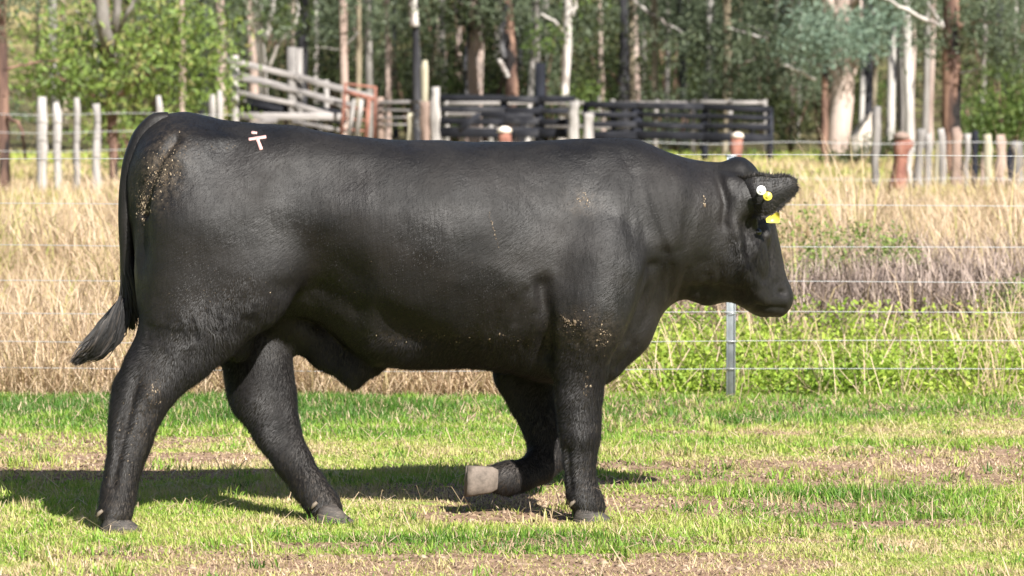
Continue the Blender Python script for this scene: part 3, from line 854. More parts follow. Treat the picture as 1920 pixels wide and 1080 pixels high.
gum('slim tan trunk just right of the tall pinkish one behind the gate', 669, 300, 12, 96, 'tan', gumleaf, 2, H=13, limbs=((((672, 60, 0), (640, 95, 0), (600, 88, 0)), 4, 2, 'grey'),))
gum('mossy grey trunk a little right of the red gate', 693, 300, 15, 99, 'grey', gumleaf, -6, H=14)
gum('pale grey slender trunk midway between the red gate and the bluish dark trunk', 728, 300, 12, 101, 'pink', gumleaf, -4, H=15, bend=5)
gum('bluish black trunk with a white upper part beside the tall slim post', 783, 300, 18, 90, 'dark', gumleaf, -8, stems=((((778, 50, -.05), (775, 20, -.05), (770, -30, -.05)), 18, 16, 'white'),), H=16)
gum('stout pinkish brown trunk behind the left end of the black rails', 886, 300, 34, 99, 'pink', olive, 4, H=12, limbs=((((880, 60, 0), (862, 30, 0), (850, 5, 0)), 9, 5, 'dark'), (((874, 190, -.3), (872, 120, -.3), (880, 50, -.2)), 9, 6, 'dark')), blobs=((870, 25, 40, 18, 140, -.5), (905, 45, 28, 18, 110, -.5)))
gum('broken dark trunk with a white split limb left of the tall white gum', 962, 300, 27, 97, 'brown', gumleaf, -14, H=10, limbs=((((952, 145, -.4), (944, 128, -.4), (936, 112, -.4)), 9, 8, 'white'), (((945, 110, -.3), (940, 60, -.3), (950, 10, -.3)), 14, 10, 'dark')), blobs=((930, 20, 36, 22, 160, -.5),))
gum('pale grey trunk standing close left of the black yard post', 988, 300, 12, 103, 'white', gumleaf, 12, H=14)
gum('slim white and black trunk leaning behind the tall black yard post', 1006, 300, 11, 100, 'grey', gumleaf, -2, H=14)
gum('brilliant white gum trunk with a curved limb on its left', 1052, 300, 20, 93, 'white', greenleaf, 12, stems=(), limbs=((((1056, 60, 0), (1040, 40, -.1), (1014, 26, -.2)), 8, 4), (((1072, 30, 0), (1080, 10, 0), (1078, -10, 0)), 8, 6)), H=16, bend=5, blobs=((1090, 180, 30, 20, 120, 0),))
gum('dark purple brown trunk behind the middle of the black rails', 1167, 300, 23, 95, 'dark', olive, 0, H=15, limbs=((((1165, 160, 0), (1150, 140, -.1), (1138, 132, -.1)), 6, 4, 'brown'),), blobs=((1130, 110, 40, 28, 240, -.3), (1120, 150, 45, 24, 220, -.2), (1110, 190, 40, 16, 120, 0)))
gum('thin pale trunk touching the dark purple brown one on its right', 1183, 300, 12, 104, 'tan', gumleaf, -2, H=14)
gum('mottled cream trunk crossed by a slanting bare white branch', 1228, 300, 13, 98, 'tan', gumleaf, -2, H=14, limbs=((((1172, -20, -.1), (1200, 12, -.1), (1228, 30, -.1)), 5, 6, 'white'), (((1228, 30, -.1), (1250, 45, -.1), (1282, 62, -.1)), 6, 3, 'white')), bend=2)
gum('slender grey trunk just right of the mottled cream one', 1247, 300, 11, 104, 'grey', gumleaf, 2, H=13)
gum('blackened trunk with grey foliage hanging round it above the bull\'s neck', 1283, 300, 16, 101, 'dark', gumleaf, -12, H=14, blobs=((1250, 15, 50, 22, 260, -.4), (1290, 60, 40, 30, 160, -.3)))
gum('patchy cream trunk ringed by grey green foliage', 1319, 300, 16, 97, 'patchy', gumleaf, 10, H=13, blobs=((1300, 110, 40, 34, 240, -.3), (1345, 80, 50, 36, 360, -.5), (1270, 190, 50, 14, 220, -.6), (1380, 40, 50, 30, 300, -.4), (1310, 30, 45, 22, 200, -.3)))
gum('brownish trunk inside hanging grey green foliage above the bull\'s head', 1362, 300, 18, 95, 'tan', gumleaf, -2, H=13, limbs=((((1362, 140, 0), (1390, 122, -.2), (1420, 108, -.2), (1448, 106, -.2)), 5, 3, 'pink'), (((1362, 52, -.4), (1400, 62, -.4), (1438, 72, -.5)), 2.5, 5, 'white'), (((1392, 44, -.4), (1420, 54, -.4), (1444, 64, -.5)), 2.5, 5, 'white')), blobs=((1395, 95, 60, 42, 520, -.5), (1380, 165, 60, 24, 320, -.3), (1440, 130, 50, 30, 240, -.2), (1450, 30, 50, 24, 260, -.4), (1340, 150, 40, 30, 200, 0)))
gum('thin red brown sapling stem standing in front of the thick pale trunk', 1546, 312, 13, 88, 'brown', blueleaf, -6, H=12, limbs=((((1470, 122, -.2), (1495, 132, -.2), (1530, 150, -.1)), 4, 6, 'white'), (((1505, 110, -.2), (1525, 118, -.1), (1544, 126, 0)), 3, 6, 'grey')), blobs=((1500, 70, 34, 22, 260, -.4), (1545, 55, 50, 34, 460, -.8), (1580, 75, 50, 30, 400, -.9), (1545, 100, 44, 22, 260, -.8), (1515, 30, 40, 24, 200, -.3), (1490, 95, 30, 14, 120, -.2)), L=.16)
gum('thick pale pink gum trunk with a broken top, right of the bull\'s ear', 1573, 284, 45, 92, 'pale', blueleaf, 6, H=8.5, base_flare=1.12, wtop=.85, bend=2, blobs=((1620, 82, 44, 22, 240, -1), (1625, 55, 45, 26, 220, -1), (1600, 104, 36, 10, 90, -1), (1640, 25, 50, 24, 240, -1)), limbs=((((1590, 160, 0), (1606, 122, 0), (1612, 70, 0)), 12, 8), (((1612, 70, 0), (1616, 40, 0), (1614, 0, 0)), 7, 5)), crown=800)
gum('very thin dark trunk between the thick pale trunk and the patchy one', 1613, 300, 11, 103, 'patchy', olive, 2, H=12)
gum('black and white patchy trunk right of the pale stump slab', 1668, 300, 17, 96, 'patchy', gumleaf, 0, H=14, blobs=((1690, 20, 40, 20, 160, -.3),))
gum('cream trunk with dark bands near the big dark tree', 1706, 300, 21, 93, 'patchy', gumleaf, -10, H=14, bend=4)
gum('pale trunk with stubby top close left of the big dark tree', 1734, 300, 14, 98, 'grey', gumleaf, 0, H=13)
gum('big rough dark brown tree with one long bare white branch at right', 1786, 350, 42, 66, 'brown', gumleaf, -6, H=15, L=.13, limbs=((((1768, 52, -.2), (1720, 28, -.4), (1680, 8, -.5), (1640, -12, -.6)), 9, 4, 'white'), (((1768, 50, -.2), (1752, 25, -.3), (1740, 5, -.3)), 7, 4, 'white'), (((1800, 140, -.1), (1825, 132, -.3), (1846, 128, -.3)), 6, 3, 'grey'), (((1790, 50, 0), (1830, 40, -.1), (1870, 45, -.1)), 10, 5)), blobs=((1850, 20, 50, 28, 420, -.6), (1890, 70, 45, 34, 420, -.6), (1860, 95, 40, 22, 240, -.5), (1740, 80, 26, 22, 120, -.4), (1900, 120, 30, 24, 200, -.4), (1720, 5, 50, 14, 160, 0)), bend=3)

# ---- slender trunks deep in the wood, one of a kind each time, copied along
def copy_tree(o, parent=None):
    c = o.copy(); scene.collection.objects.link(c); c.parent = parent
    for ch in list(o.children): copy_tree(ch, c)
    return c
protos = []
for i, (bk, w, H) in enumerate((('white', 8, 14), ('grey', 13, 15), ('pink', 9, 14), ('dark', 14, 13), ('tan', 9, 14), ('dark', 9, 15))):
    o = gum(('slender whitish trunk deep in the shade of the wood', 'thicker grey trunk deep in the shade of the wood', 'slender pinkish trunk deep in the shade of the wood', 'thick blackened trunk deep in the shade of the wood', 'slender tan trunk deep in the shade of the wood', 'slender blackened trunk deep in the shade of the wood')[i], (590, 825, 1130, 1470, 1640, 620)[i], 290, w + 1, 116 + 3 * i, bk, gumleaf, RNG.normal(0, 6), H=H, group='slender trunks deep in the wood', seed=i, crown=700, L=.24, blobs=(((590, 825, 1130, 1470, 1640, 620)[i], 40, 60, 30, 120, 0),))
    protos.append(o)
xs_ = list(np.linspace(-60, 1980, 62) + RNG.normal(0, 14, 62))
for i, px in enumerate(xs_):
    if -60 < px < 60: continue
    Y = RNG.uniform(112, 150)
    c = at(px, 300, Y); o = copy_tree(protos[RNG.integers(6)])
    o.location = (c[0], Y, float(terrain(c[0], Y)))
    o.rotation_euler.z = RNG.uniform(0, 6.28); o.scale = (RNG.uniform(.85, 1.3),) * 3

# ---- understorey
def shrub(label, px, Y, r, h, n, leaf, L, group=None, name='forest_shrub'):
    c = at(px, 300, Y); c[2] = float(terrain(c[0], Y))
    root = thing(name, label, 'shrub', c, group)
    mb = MB(); nb = 9
    for k in range(nb):
        th = RNG.uniform(0, 6.283); q = RNG.uniform(0, .65) * r
        zz = RNG.uniform(.2, .8) * h
        clusters(mb, c + np.array([math.cos(th) * q, math.sin(th) * q, zz]), np.array([.5, .5, .0]) * r + np.array([0, 0, .22 * h]), n // nb, L, .2, 12, .4)
    mb.build('foliage', leaf, root)
    sb = MB()
    for k in range(5):
        th = RNG.uniform(0, 6.283)
        sb.tube([c - [0, 0, .05], c + np.array([math.cos(th) * r * .25, math.sin(th) * r * .25, h * .4]), c + np.array([math.cos(th) * r * .5, math.sin(th) * r * .5, h * .85])], np.array([.05, .035, .012]), 5)
    sb.build('stem', B['brown'], root)
    return root
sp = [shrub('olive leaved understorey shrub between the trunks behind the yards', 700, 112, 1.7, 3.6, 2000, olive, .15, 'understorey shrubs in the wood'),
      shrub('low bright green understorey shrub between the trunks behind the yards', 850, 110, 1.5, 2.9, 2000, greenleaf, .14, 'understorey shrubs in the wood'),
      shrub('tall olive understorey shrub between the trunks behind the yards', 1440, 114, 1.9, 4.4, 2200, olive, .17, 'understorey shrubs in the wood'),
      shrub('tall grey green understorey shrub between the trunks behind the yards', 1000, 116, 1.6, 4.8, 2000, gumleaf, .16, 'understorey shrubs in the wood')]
for i in range(64):
    px = RNG.uniform(-120, 2040) if i % 4 else RNG.uniform(560, 1500); Y = RNG.uniform(104, 150)
    if px < 150 and Y < 140: continue
    c = at(px, 300, Y); o = copy_tree(sp[RNG.integers(4)]); o.location = (c[0], Y, float(terrain(c[0], Y)))
    o.rotation_euler.z = RNG.uniform(0, 6.28); o.scale = (RNG.uniform(.8, 1.35), RNG.uniform(.8, 1.35), RNG.uniform(.7, 1.4))
shrub('bright green broad leaved shrub beside the big dark tree at the right edge', 1885, 74, 1.25, 2.4, 3000, greenleaf, .13, None, 'green_shrub')
shrub('lower yellow green shrub between the big dark tree and the right edge shrub', 1838, 77, .75, 1.7, 1300, greenleaf, .12, None, 'green_shrub')
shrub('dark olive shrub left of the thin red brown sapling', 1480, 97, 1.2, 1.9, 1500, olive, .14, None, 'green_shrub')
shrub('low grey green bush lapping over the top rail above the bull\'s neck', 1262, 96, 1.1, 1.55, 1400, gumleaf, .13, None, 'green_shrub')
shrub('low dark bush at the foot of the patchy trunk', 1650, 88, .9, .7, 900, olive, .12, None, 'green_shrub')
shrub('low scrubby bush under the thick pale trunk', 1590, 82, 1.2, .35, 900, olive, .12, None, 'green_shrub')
shrub('dry scrubby bush among the old split posts at left', 250, 66, 1.5, 1.3, 1800, autumn, .12, None, 'green_shrub')

# ---- the wood beyond, read as one mass
def far_wood():
    mb = MB()
    n = 4600
    x = RNG.uniform(-46, 46, n); y = RNG.uniform(150, 215, n)
    left = (x < -18 - RNG.normal(0, 2, n)) & (RNG.uniform(0, 1, n) < .8)
    z = RNG.uniform(0, 1, n) ** .8 * 13
    k = ~left; x, y, z = x[k], y[k], z[k]
    C = np.stack([x, y, terrain(x, y) + z], 1)
    P = np.repeat(C, 24, 0) + RNG.normal(0, 1, (len(C) * 24, 3)) * np.array([.85, .85, .5])
    mb.leaves(P, .42, .20, .3, np.repeat(RNG.uniform(0, .7, len(C)), 24) + RNG.uniform(0, .3, len(P)))
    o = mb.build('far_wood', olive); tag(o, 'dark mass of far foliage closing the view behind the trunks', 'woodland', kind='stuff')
far_wood()
# ---------------------------------------------------------------- the bull
# centre line of the body: distance from the camera along its length (photo column -> metres)
YC_PX = [100, 230, 700, 1100, 1250, 1350, 1420, 1500]
YC_M = [11.84, 11.86, 11.97, 12.08, 12.14, 12.22, 12.30, 12.40]
def yc(px): return np.interp(px, YC_PX, YC_M)

def smin(a, b, k):
    h = np.clip(.5 + .5 * (b - a) / k, 0, 1)
    return b + (a - b) * h - k * h * (1 - h)

class Field:
    def __init__(s, lo, hi, vs):
        s.lo = np.array(lo); s.vs = vs
        s.n = np.ceil((np.array(hi) - s.lo) / vs).astype(int) + 1
        s.f = np.full(s.n, 1.0, np.float32)
        s.ax = [s.lo[i] + vs * np.arange(s.n[i]) for i in range(3)]
    def sub(s, lo, hi):
        a = np.clip(np.floor((np.array(lo) - s.lo) / s.vs).astype(int), 0, s.n - 1); b = np.clip(np.ceil((np.array(hi) - s.lo) / s.vs).astype(int) + 1, 1, s.n)
        sl = tuple(slice(a[i], b[i]) for i in range(3))
        X, Y, Z = np.meshgrid(*[s.ax[i][sl[i]] for i in range(3)], indexing='ij')
        return sl, X, Y, Z
    def cone(s, a, b, ra, rb, ysq=1.0, k=.03):
        """a round-ended cone whose depth (along Y) is ysq times its width"""
        a = np.array(a, float); b = np.array(b, float); m = max(ra, rb) * max(1, ysq) + k + .05
        sl, X, Y, Z = s.sub(np.minimum(a, b) - m, np.maximum(a, b) + m)
        ym = (a[1] + b[1]) / 2
        d = b - a; L2 = d @ d + 1e-9
        t = np.clip(((X - a[0]) * d[0] + (Y - a[1]) * d[1] + (Z - a[2]) * d[2]) / L2, 0, 1)
        dx = X - a[0] - t * d[0]; dy = (Y - a[1] - t * d[1]) / ysq; dz = Z - a[2] - t * d[2]
        f = (np.sqrt(dx * dx + dy * dy + dz * dz) - (ra + (rb - ra) * t)) * min(1, ysq)
        s.f[sl] = smin(s.f[sl], f, k)
    def chain(s, pts, k=.03, kj=.03):
        """pts: (px, py, Y, radius in px, depth ratio)"""
        P = [(at(p[0], p[1], p[2]), p[3] / ppm(p[2]), p[4]) for p in pts]
        for (a, ra, qa), (b, rb, qb) in zip(P[:-1], P[1:]):
            s.cone(a, b, ra, rb, (qa + qb) / 2, k)
    def mesh(s):
        f = s.f; S = f < 0
        nx, ny, nz = f.shape
        c = (nx - 1, ny - 1, nz - 1)
        acc = np.zeros(c + (3,), np.float32); cnt = np.zeros(c, np.float32)
        for ax in range(3):
            o = [i for i in range(3) if i != ax]
            for u in (0, 1):
                for v in (0, 1):
                    sa = [slice(0, n - 1) for n in f.shape]; sb = list(sa)
                    for q, w in ((o[0], u), (o[1], v)):
                        sa[q] = slice(w, w + f.shape[q] - 1); sb[q] = sa[q]
                    sa[ax] = slice(0, f.shape[ax] - 1); sb[ax] = slice(1, f.shape[ax])
                    A, B = f[tuple(sa)], f[tuple(sb)]
                    m = (A < 0) != (B < 0)
                    t = np.where(m, A / np.where(m, A - B, 1), 0)
                    cnt += m
                    acc[..., ax] += np.where(m, t, 0); acc[..., o[0]] += m * u; acc[..., o[1]] += m * v
        on = cnt > 0
        idx = -np.ones(c, np.int64); idx[on] = np.arange(on.sum())
        ijk = np.argwhere(on)
        V = s.lo + (ijk + acc[on] / cnt[on][:, None]) * s.vs
        Q = []
        for ax in range(3):
            o = [(ax + 1) % 3, (ax + 2) % 3]
            sa = [slice(None)] * 3; sb = [slice(None)] * 3
            sa[ax] = slice(0, -1); sb[ax] = slice(1, None)
            m = S[tuple(sa)] != S[tuple(sb)]
            E = np.argwhere(m); inside = S[tuple(sa)][m]
            ok = (E[:, o[0]] > 0) & (E[:, o[1]] > 0) & (E[:, o[0]] < c[o[0]]) & (E[:, o[1]] < c[o[1]])
            E, inside = E[ok], inside[ok]
            def g(du, dv):
                e = E.copy(); e[:, o[0]] -= du; e[:, o[1]] -= dv
                return idx[e[:, 0], e[:, 1], e[:, 2]]
            q = np.stack([g(1, 1), g(0, 1), g(0, 0), g(1, 0)], 1)
            q[~inside] = q[~inside][:, ::-1]
            Q.append(q)
        return V, np.concatenate(Q)

def laplace(V, Q, it, lam=.5):
    e = np.concatenate([Q[:, [0, 1]], Q[:, [1, 2]], Q[:, [2, 3]], Q[:, [3, 0]]])
    n = len(V); deg = np.bincount(e[:, 0], minlength=n) + np.bincount(e[:, 1], minlength=n)
    for j in range(it):
        S = np.stack([np.bincount(e[:, 0], V[e[:, 1], a], n) + np.bincount(e[:, 1], V[e[:, 0], a], n) for a in range(3)], 1) / deg[:, None]
        V = V + lam * (S - V)
        V = V - (lam * .95) * 0 * V
    return V

def normals(V, Q):
    N = np.cross(V[Q[:, 2]] - V[Q[:, 0]], V[Q[:, 3]] - V[Q[:, 1]])
    out = np.zeros_like(V)
    for j in range(4):
        for a in range(3): out[:, a] += np.bincount(Q[:, j], N[:, a], len(V))
    return out / (np.linalg.norm(out, axis=1)[:, None] + 1e-12)

# outline of trunk, neck and head in the photograph: column, top row, bottom row
OUT = np.array([
    (246, 300, 430), (258, 262, 520), (272, 240, 560), (290, 224, 600), (310, 213, 628), (350, 209, 640), (385, 217, 635), (420, 226, 618), (480, 232, 594),
    (560, 237, 588), (600, 247, 606), (650, 252, 650), (700, 256, 684), (760, 262, 695), (850, 265, 690), (900, 266, 690), (960, 267, 698), (1000, 266, 712), (1050, 263, 722),
    (1110, 259, 722), (1140, 257, 706), (1170, 259, 680), (1200, 264, 652), (1212, 268, 632), (1235, 279, 590), (1265, 289, 566), (1285, 296, 560), (1305, 300, 567), (1325, 303, 574), (1345, 305, 570), (1362, 305, 562),
    (1384, 300, 557), (1393, 300, 572), (1405, 303, 583), (1420, 318, 588), (1432, 345, 590), (1445, 385, 590), (1456, 425, 593), (1463, 465, 594), (1473, 515, 588), (1482, 541, 574)], float)
WID = np.array([(246, .10), (258, .155), (280, .21), (320, .25), (400, .275), (500, .295), (600, .315), (700, .36), (850, .37), (950, .355), (1050, .325), (1120, .29), (1180, .245),
                (1250, .195), (1300, .165), (1350, .135), (1385, .125), (1420, .115), (1445, .10), (1465, .085), (1479, .055)], float)
ZCF = np.array([(246, .45), (400, .45), (480, .42), (600, .42), (700, .46), (850, .48), (1000, .58), (1100, .6), (1200, .5), (1300, .5), (1400, .42), (1440, .5), (1479, .5)], float)   # row of greatest width
PU = np.array([(246, 2.0), (400, 2.1), (600, 2.3), (850, 2.3), (1100, 2.0), (1200, 2.0), (1350, 2.3), (1479, 2.2)], float)
PD = np.array([(246, 2.0), (440, 2.0), (500, 1.65), (620, 1.6), (720, 1.7), (850, 1.75), (980, 1.8), (1050, 2.0), (1200, 1.7), (1290, 1.7), (1370, 2.0), (1479, 2.3)], float)

def build_bull_field():
    F = Field((-1.55, 11.35, -.02), (1.1, 12.75, 1.56), .0105)
    # trunk + neck + head loft
    topP = np.array([at(p, t, yc(p)) for p, t, b in OUT]); botP = np.array([at(p, b, yc(p)) for p, t, b in OUT])
    xs = topP[:, 0]
    X, Y, Z = np.meshgrid(*F.ax, indexing='ij')
    x1 = F.ax[0]
    px1 = 960 + x1 * FPX / yc(960 + x1 * 524)
    top = np.interp(x1, xs, topP[:, 2]); bot = np.interp(x1, xs, botP[:, 2])
    # smooth the outline a little
    def sm(a, k=3): return np.convolve(np.pad(a, k, 'edge'), np.ones(2 * k + 1) / (2 * k + 1), 'valid')
    top = sm(top, 1); bot = sm(bot, 1)
    w = sm(np.interp(px1, WID[:, 0], WID[:, 1]), 3)
    zf = sm(np.interp(px1, ZCF[:, 0], ZCF[:, 1]), 4)
    pu = np.interp(px1, PU[:, 0], PU[:, 1]); pd = np.interp(px1, PD[:, 0], PD[:, 1])
    cy = np.interp(px1, YC_PX, YC_M)
    zc = top + (bot - top) * zf
    c = lambda a: a[:, None, None]
    up = Z > c(zc)
    h = np.where(up, c(top - zc), c(zc - bot)); p = np.where(up, c(pu), c(pd))
    ay = np.abs(Y - c(cy)) / c(w); az = np.abs(Z - c(zc)) / h
    rho = (ay ** p + az ** p) ** (1 / p) + 1e-6
    g = np.sqrt((ay ** (p - 1) / c(w)) ** 2 + (az ** (p - 1) / h) ** 2) * rho ** (1 - p)
    f = (rho - 1) / np.maximum(g, 1.0)
    lo, hi = xs[0], xs[-1]
    ex = np.maximum(np.maximum(lo - X, X - hi), 0)
    f = np.where(ex > 0, np.maximum(f, 0) + ex, f)
    F.f = np.minimum(F.f, np.clip(f, -.3, 1)).astype(np.float32)
    del X, Y, Z, rho, g, ay, az
    N, M = 11.70, 12.06   # depth of the near and the far hind leg
    # rump and thighs
    F.chain([(350, 330, 11.76, 92, .9), (370, 430, 11.72, 108, .85), (350, 520, 11.70, 92, .85), (352, 590, 11.69, 84, .8), (338, 650, 11.68, 70, .72)], .05)
    F.chain([(450, 420, 11.74, 110, .8), (440, 510, 11.70, 95, .72), (400, 600, 11.69, 70, .7)], .06)
    F.chain([(500, 480, 11.74, 75, .7), (480, 560, 11.70, 50, .6)], .06)
    F.chain([(345, 330, 11.98, 90, .9), (360, 430, 12.02, 106, .85), (370, 520, 12.04, 95, .85), (400, 600, 12.05, 78, .8)], .05)
    # near hind leg
    F.chain([(350, 615, 11.68, 74, .72), (324, 655, 11.67, 70, .65), (290, 700, 11.65, 60, .6), (268, 742, 11.64, 50, .6), (254, 785, 11.63, 45, .62), (245, 830, 11.62, 39, .68), (232, 880, 11.61, 33.5, .8), (223, 925, 11.60, 32, .9), (217, 960, 11.58, 33, .95)], .025)
    F.cone(at(230, 718, 11.655), at(224, 756, 11.65), .028, .020, .8, .03)      # point of the hock
    # far hind leg
    F.chain([(440, 600, 12.04, 80, .75), (480, 645, 12.02, 62, .68), (486, 700, 12.00, 60, .62), (497, 755, 11.97, 55, .60), (520, 810, 11.94, 44, .66), (550, 865, 11.91, 36, .75), (580, 912, 11.89, 32, .85), (606, 945, 11.88, 31, .95), (616, 960, 11.88, 29, .95)], .025)
    F.cone(at(440, 735, 11.99), at(446, 765, 11.985), .020, .018, .8, .03)
    # near shoulder, forearm and leg
    F.chain([(1140, 430, 11.93, 75, .6), (1120, 510, 11.85, 84, .6), (1100, 590, 11.82, 72, .72), (1086, 650, 11.85, 58, .75)], .06)
    F.chain([(1090, 620, 11.85, 60, .75), (1090, 690, 11.87, 50, .78), (1087, 740, 11.88, 45, .8), (1087, 790, 11.89, 39, .8), (1088, 822, 11.90, 36, .85), (1087, 860, 11.90, 29.5, .85), (1088, 900, 11.90, 27, .95), (1093, 928, 11.90, 31, 1), (1103, 944, 11.90, 30, 1), (1112, 953, 11.90, 25, 1)], .022)
    # far shoulder and the lifted foreleg
    F.chain([(1150, 400, 12.26, 85, .55), (1110, 500, 12.30, 88, .6), (1060, 600, 12.29, 76, .72)], .06)
    F.chain([(1000, 660, 12.27, 74, .7), (985, 700, 12.27, 60, .7), (1000, 750, 12.27, 46, .72), (1018, 800, 12.26, 39, .8), (1030, 850, 12.25, 38, .85)], .02)
    F.chain([(1027, 850, 12.25, 36, .85), (1010, 874, 12.21, 33, .85), (978, 891, 12.15, 29, .9), (952, 895, 12.12, 32, .95), (932, 896, 12.10, 29, .95)], .015)
    # brisket, sheath, scrotum
    F.chain([(1120, 660, 12.07, 62, 1.2), (1165, 610, 12.09, 58, 1.1), (1190, 540, 12.11, 60, 1.2)], .05)
    F.chain([(470, 560, 12.0, 50, 1.2), (520, 590, 12.0, 40, 1.0), (560, 618, 12.01, 34, .8), (615, 658, 12.01, 33, .6), (664, 684, 12.01, 34, .6), (700, 684, 12.01, 26, .6)], .03)
    F.chain([(664, 690, 12.01, 24, .7), (666, 724, 12.01, 10, .8)], .03)
    F.chain([(452, 610, 11.86, 38, .9), (447, 650, 11.86, 30, .85)], .02)
    # head masses
    F.chain([(1360, 400, 12.13, 46, .75), (1375, 480, 12.15, 56, .7), (1405, 530, 12.22, 42, .9)], .05)       # near cheek
    F.chain([(1360, 400, 12.30, 46, .75), (1385, 480, 12.37, 56, .7), (1410, 530, 12.36, 42, .9)], .05)
    F.chain([(1422, 425, 12.20, 20, 1), (1430, 440, 12.20, 18, 1)], .03)     # brow over the eye
    F.chain([(1435, 555, 12.32, 36, 1.3), (1455, 558, 12.34, 28, 1.6)], .03)   # muzzle
    F.chain([(1385, 322, 12.24, 26, 1.8), (1400, 330, 12.25, 22, 2.2)], .03)   # poll
    F.chain([(1365, 372, 12.13, 34, .8), (1392, 371, 12.09, 30, .6), (1405, 371, 12.07, 24, .4)], .04)    # ear base
    F.chain([(1300, 430, 12.10, 90, .62), (1230, 420, 12.00, 100, .6)], .08)   # neck muscle
    return F

def crease(px, py, line, width):
    d = np.full(len(px), 1e9)
    for (x0, y0), (x1, y1) in zip(line[:-1], line[1:]):
        dx, dy = x1 - x0, y1 - y0
        t = np.clip(((px - x0) * dx + (py - y0) * dy) / (dx * dx + dy * dy), 0, 1)
        d = np.minimum(d, np.hypot(px - x0 - t * dx, py - y0 - t * dy))
    return np.exp(-(d / width) ** 2)

def blob(px, py, cx, cy, rx, ry, rot=0):
    c, s = math.cos(R(rot)), math.sin(R(rot))
    u = (px - cx) * c + (py - cy) * s; v = -(px - cx) * s + (py - cy) * c
    return np.exp(-(u / rx) ** 2 - (v / ry) ** 2)

def sculpt(V, Q):
    N = normals(V, Q)
    c = yc(960 + V[:, 0] * 524)
    Vm = V.copy(); Vm[:, 1] = np.where(V[:, 1] > c, 2 * c - V[:, 1], V[:, 1])
    px, py = topx(Vm)
    side = ss(.15, .6, np.abs(N[:, 1]))
    near = (V[:, 1] < c + .02)
    body = ss(800, 700, py)
    D = np.zeros(len(V))
    # hollows and swells of the flank, ribs and shoulder
    D -= .020 * blob(px, py, 660, 530, 75, 70, 35)
    D -= .022 * blob(px, py, 760, 625, 90, 38, 25)
    D -= .012 * blob(px, py, 610, 330, 80, 40)          # hollow below the loin
    D += .014 * blob(px, py, 820, 430, 170, 120)
    D += .012 * blob(px, py, 545, 500, 50, 90, 10)
    D += .002 * crease(px, py, [(470, 580), (560, 555), (630, 590), (690, 640)], 22)    # flank fold
    D -= .005 * crease(px, py, [(520, 540), (600, 545), (660, 590)], 18)
    D -= .016 * crease(px, py, [(1018, 535), (1026, 600), (1020, 670)], 15)              # behind the elbow
    D -= .010 * blob(px, py, 1000, 660, 40, 30)
    for q, (x0, y0) in enumerate(((985, 545), (960, 560), (935, 585), (1000, 590))):
        D -= .004 * crease(px, py, [(x0, y0), (x0 - 18, y0 + 60)], 6)
    D += .014 * blob(px, py, 1115, 560, 55, 100)
    D += .010 * blob(px, py, 1150, 380, 60, 90, 10)
    D -= .0045 * crease(px, py, [(1175, 300), (1190, 360), (1215, 430), (1228, 500)], 17)
    D -= .009 * crease(px, py, [(1250, 478), (1238, 540), (1215, 590), (1195, 650), (1165, 690)], 13)
    D -= .010 * crease(px, py, [(1225, 500), (1205, 560), (1180, 640)], 12)
    D += .008 * blob(px, py, 1215, 560, 14, 60, 15)
    for (x0, y0, x1, y1, a) in ((1195, 330, 1245, 470, .004), (1225, 330, 1270, 470, .004), (1260, 340, 1290, 460, .003), (1165, 340, 1185, 470, .003), (1290, 400, 1300, 500, .003)):
        D -= a * .55 * crease(px, py, [(x0, y0), ((x0 + x1) / 2 + 3, (y0 + y1) / 2), (x1, y1)], 8)
    D -= .010 * crease(px, py, [(1342, 308), (1350, 340), (1362, 380), (1358, 420)], 8)   # neck meets head
    D -= .016 * blob(px, py, 1412, 425, 16, 26, -20)                                        # eye hollow below the ear
    D += .005 * crease(px, py, [(1380, 440), (1395, 500), (1420, 530)], 12)
    for x0, y0, x1, y1, w0 in ((1255, 560, 1262, 500, 6), (1275, 555, 1290, 505, 6), (1318, 566, 1330, 520, 7), (1355, 556, 1350, 500, 6)):
        D -= .0035 * crease(px, py, [(x0, y0), (x1, y1)], w0)
    D += .005 * crease(px, py, [(1376, 420), (1388, 480), (1408, 540), (1435, 565)], 9)
    D -= .006 * crease(px, py, [(1396, 415), (1408, 470), (1430, 525)], 7)
    D -= .006 * blob(px, py, 1469, 550, 6, 4, 40)
    D -= .008 * crease(px, py, [(1300, 545), (1345, 545), (1385, 550)], 10)
    D -= .006 * blob(px, py, 1440, 500, 14, 40, -12)
    D += .005 * crease(px, py, [(1440, 440), (1455, 520)], 7)
    D -= .007 * blob(px, py, 1466, 548, 6, 5)
    D -= .005 * crease(px, py, [(1420, 573), (1445, 575), (1470, 577)], 4)
    D -= .002 * blob(px, py, 1315, 490, 16, 8)
    # skin folds above the gaskin
    for k in range(4):
        D -= .0035 * crease(px, py, [(278, 610 + k * 9), (330, 622 + k * 8), (370, 618 + k * 6)], 3.5)
    D -= .010 * crease(px, py, [(330, 258), (300, 300), (275, 360), (262, 400)], 8)       # beside the tail
    D -= .014 * blob(px, py, 262, 440, 20, 80)
    D += .004 * blob(px, py, 330, 300, 30, 26)
    D += .006 * blob(px, py, 420, 262, 30, 14)
    D -= .004 * crease(px, py, [(1405, 560), (1412, 520), (1400, 470)], 7)
    D -= .006 * blob(px, py, 1438, 470, 8, 30, -8)
    D *= 1.9
    D -= .005 * np.clip(fbm(np.stack([px / 26 + py / 90, py / 160, 0 * px], 1), 3, 91), -1, 1) * ss(980, 1150, px) * ss(650, 600, py)
    D -= .004 * fbm(np.stack([px / 18 - py / 60, py / 90, 0 * px], 1), 3, 92) * ss(700, 900, px) * ss(520, 600, py)
    D *= side * body
    # tendons and joints in the legs
    J = np.zeros(len(V))
    pxr, pyr = topx(V)
    J -= .007 * crease(pxr, pyr, [(268, 690), (248, 760), (226, 850), (212, 910)], 8) * near
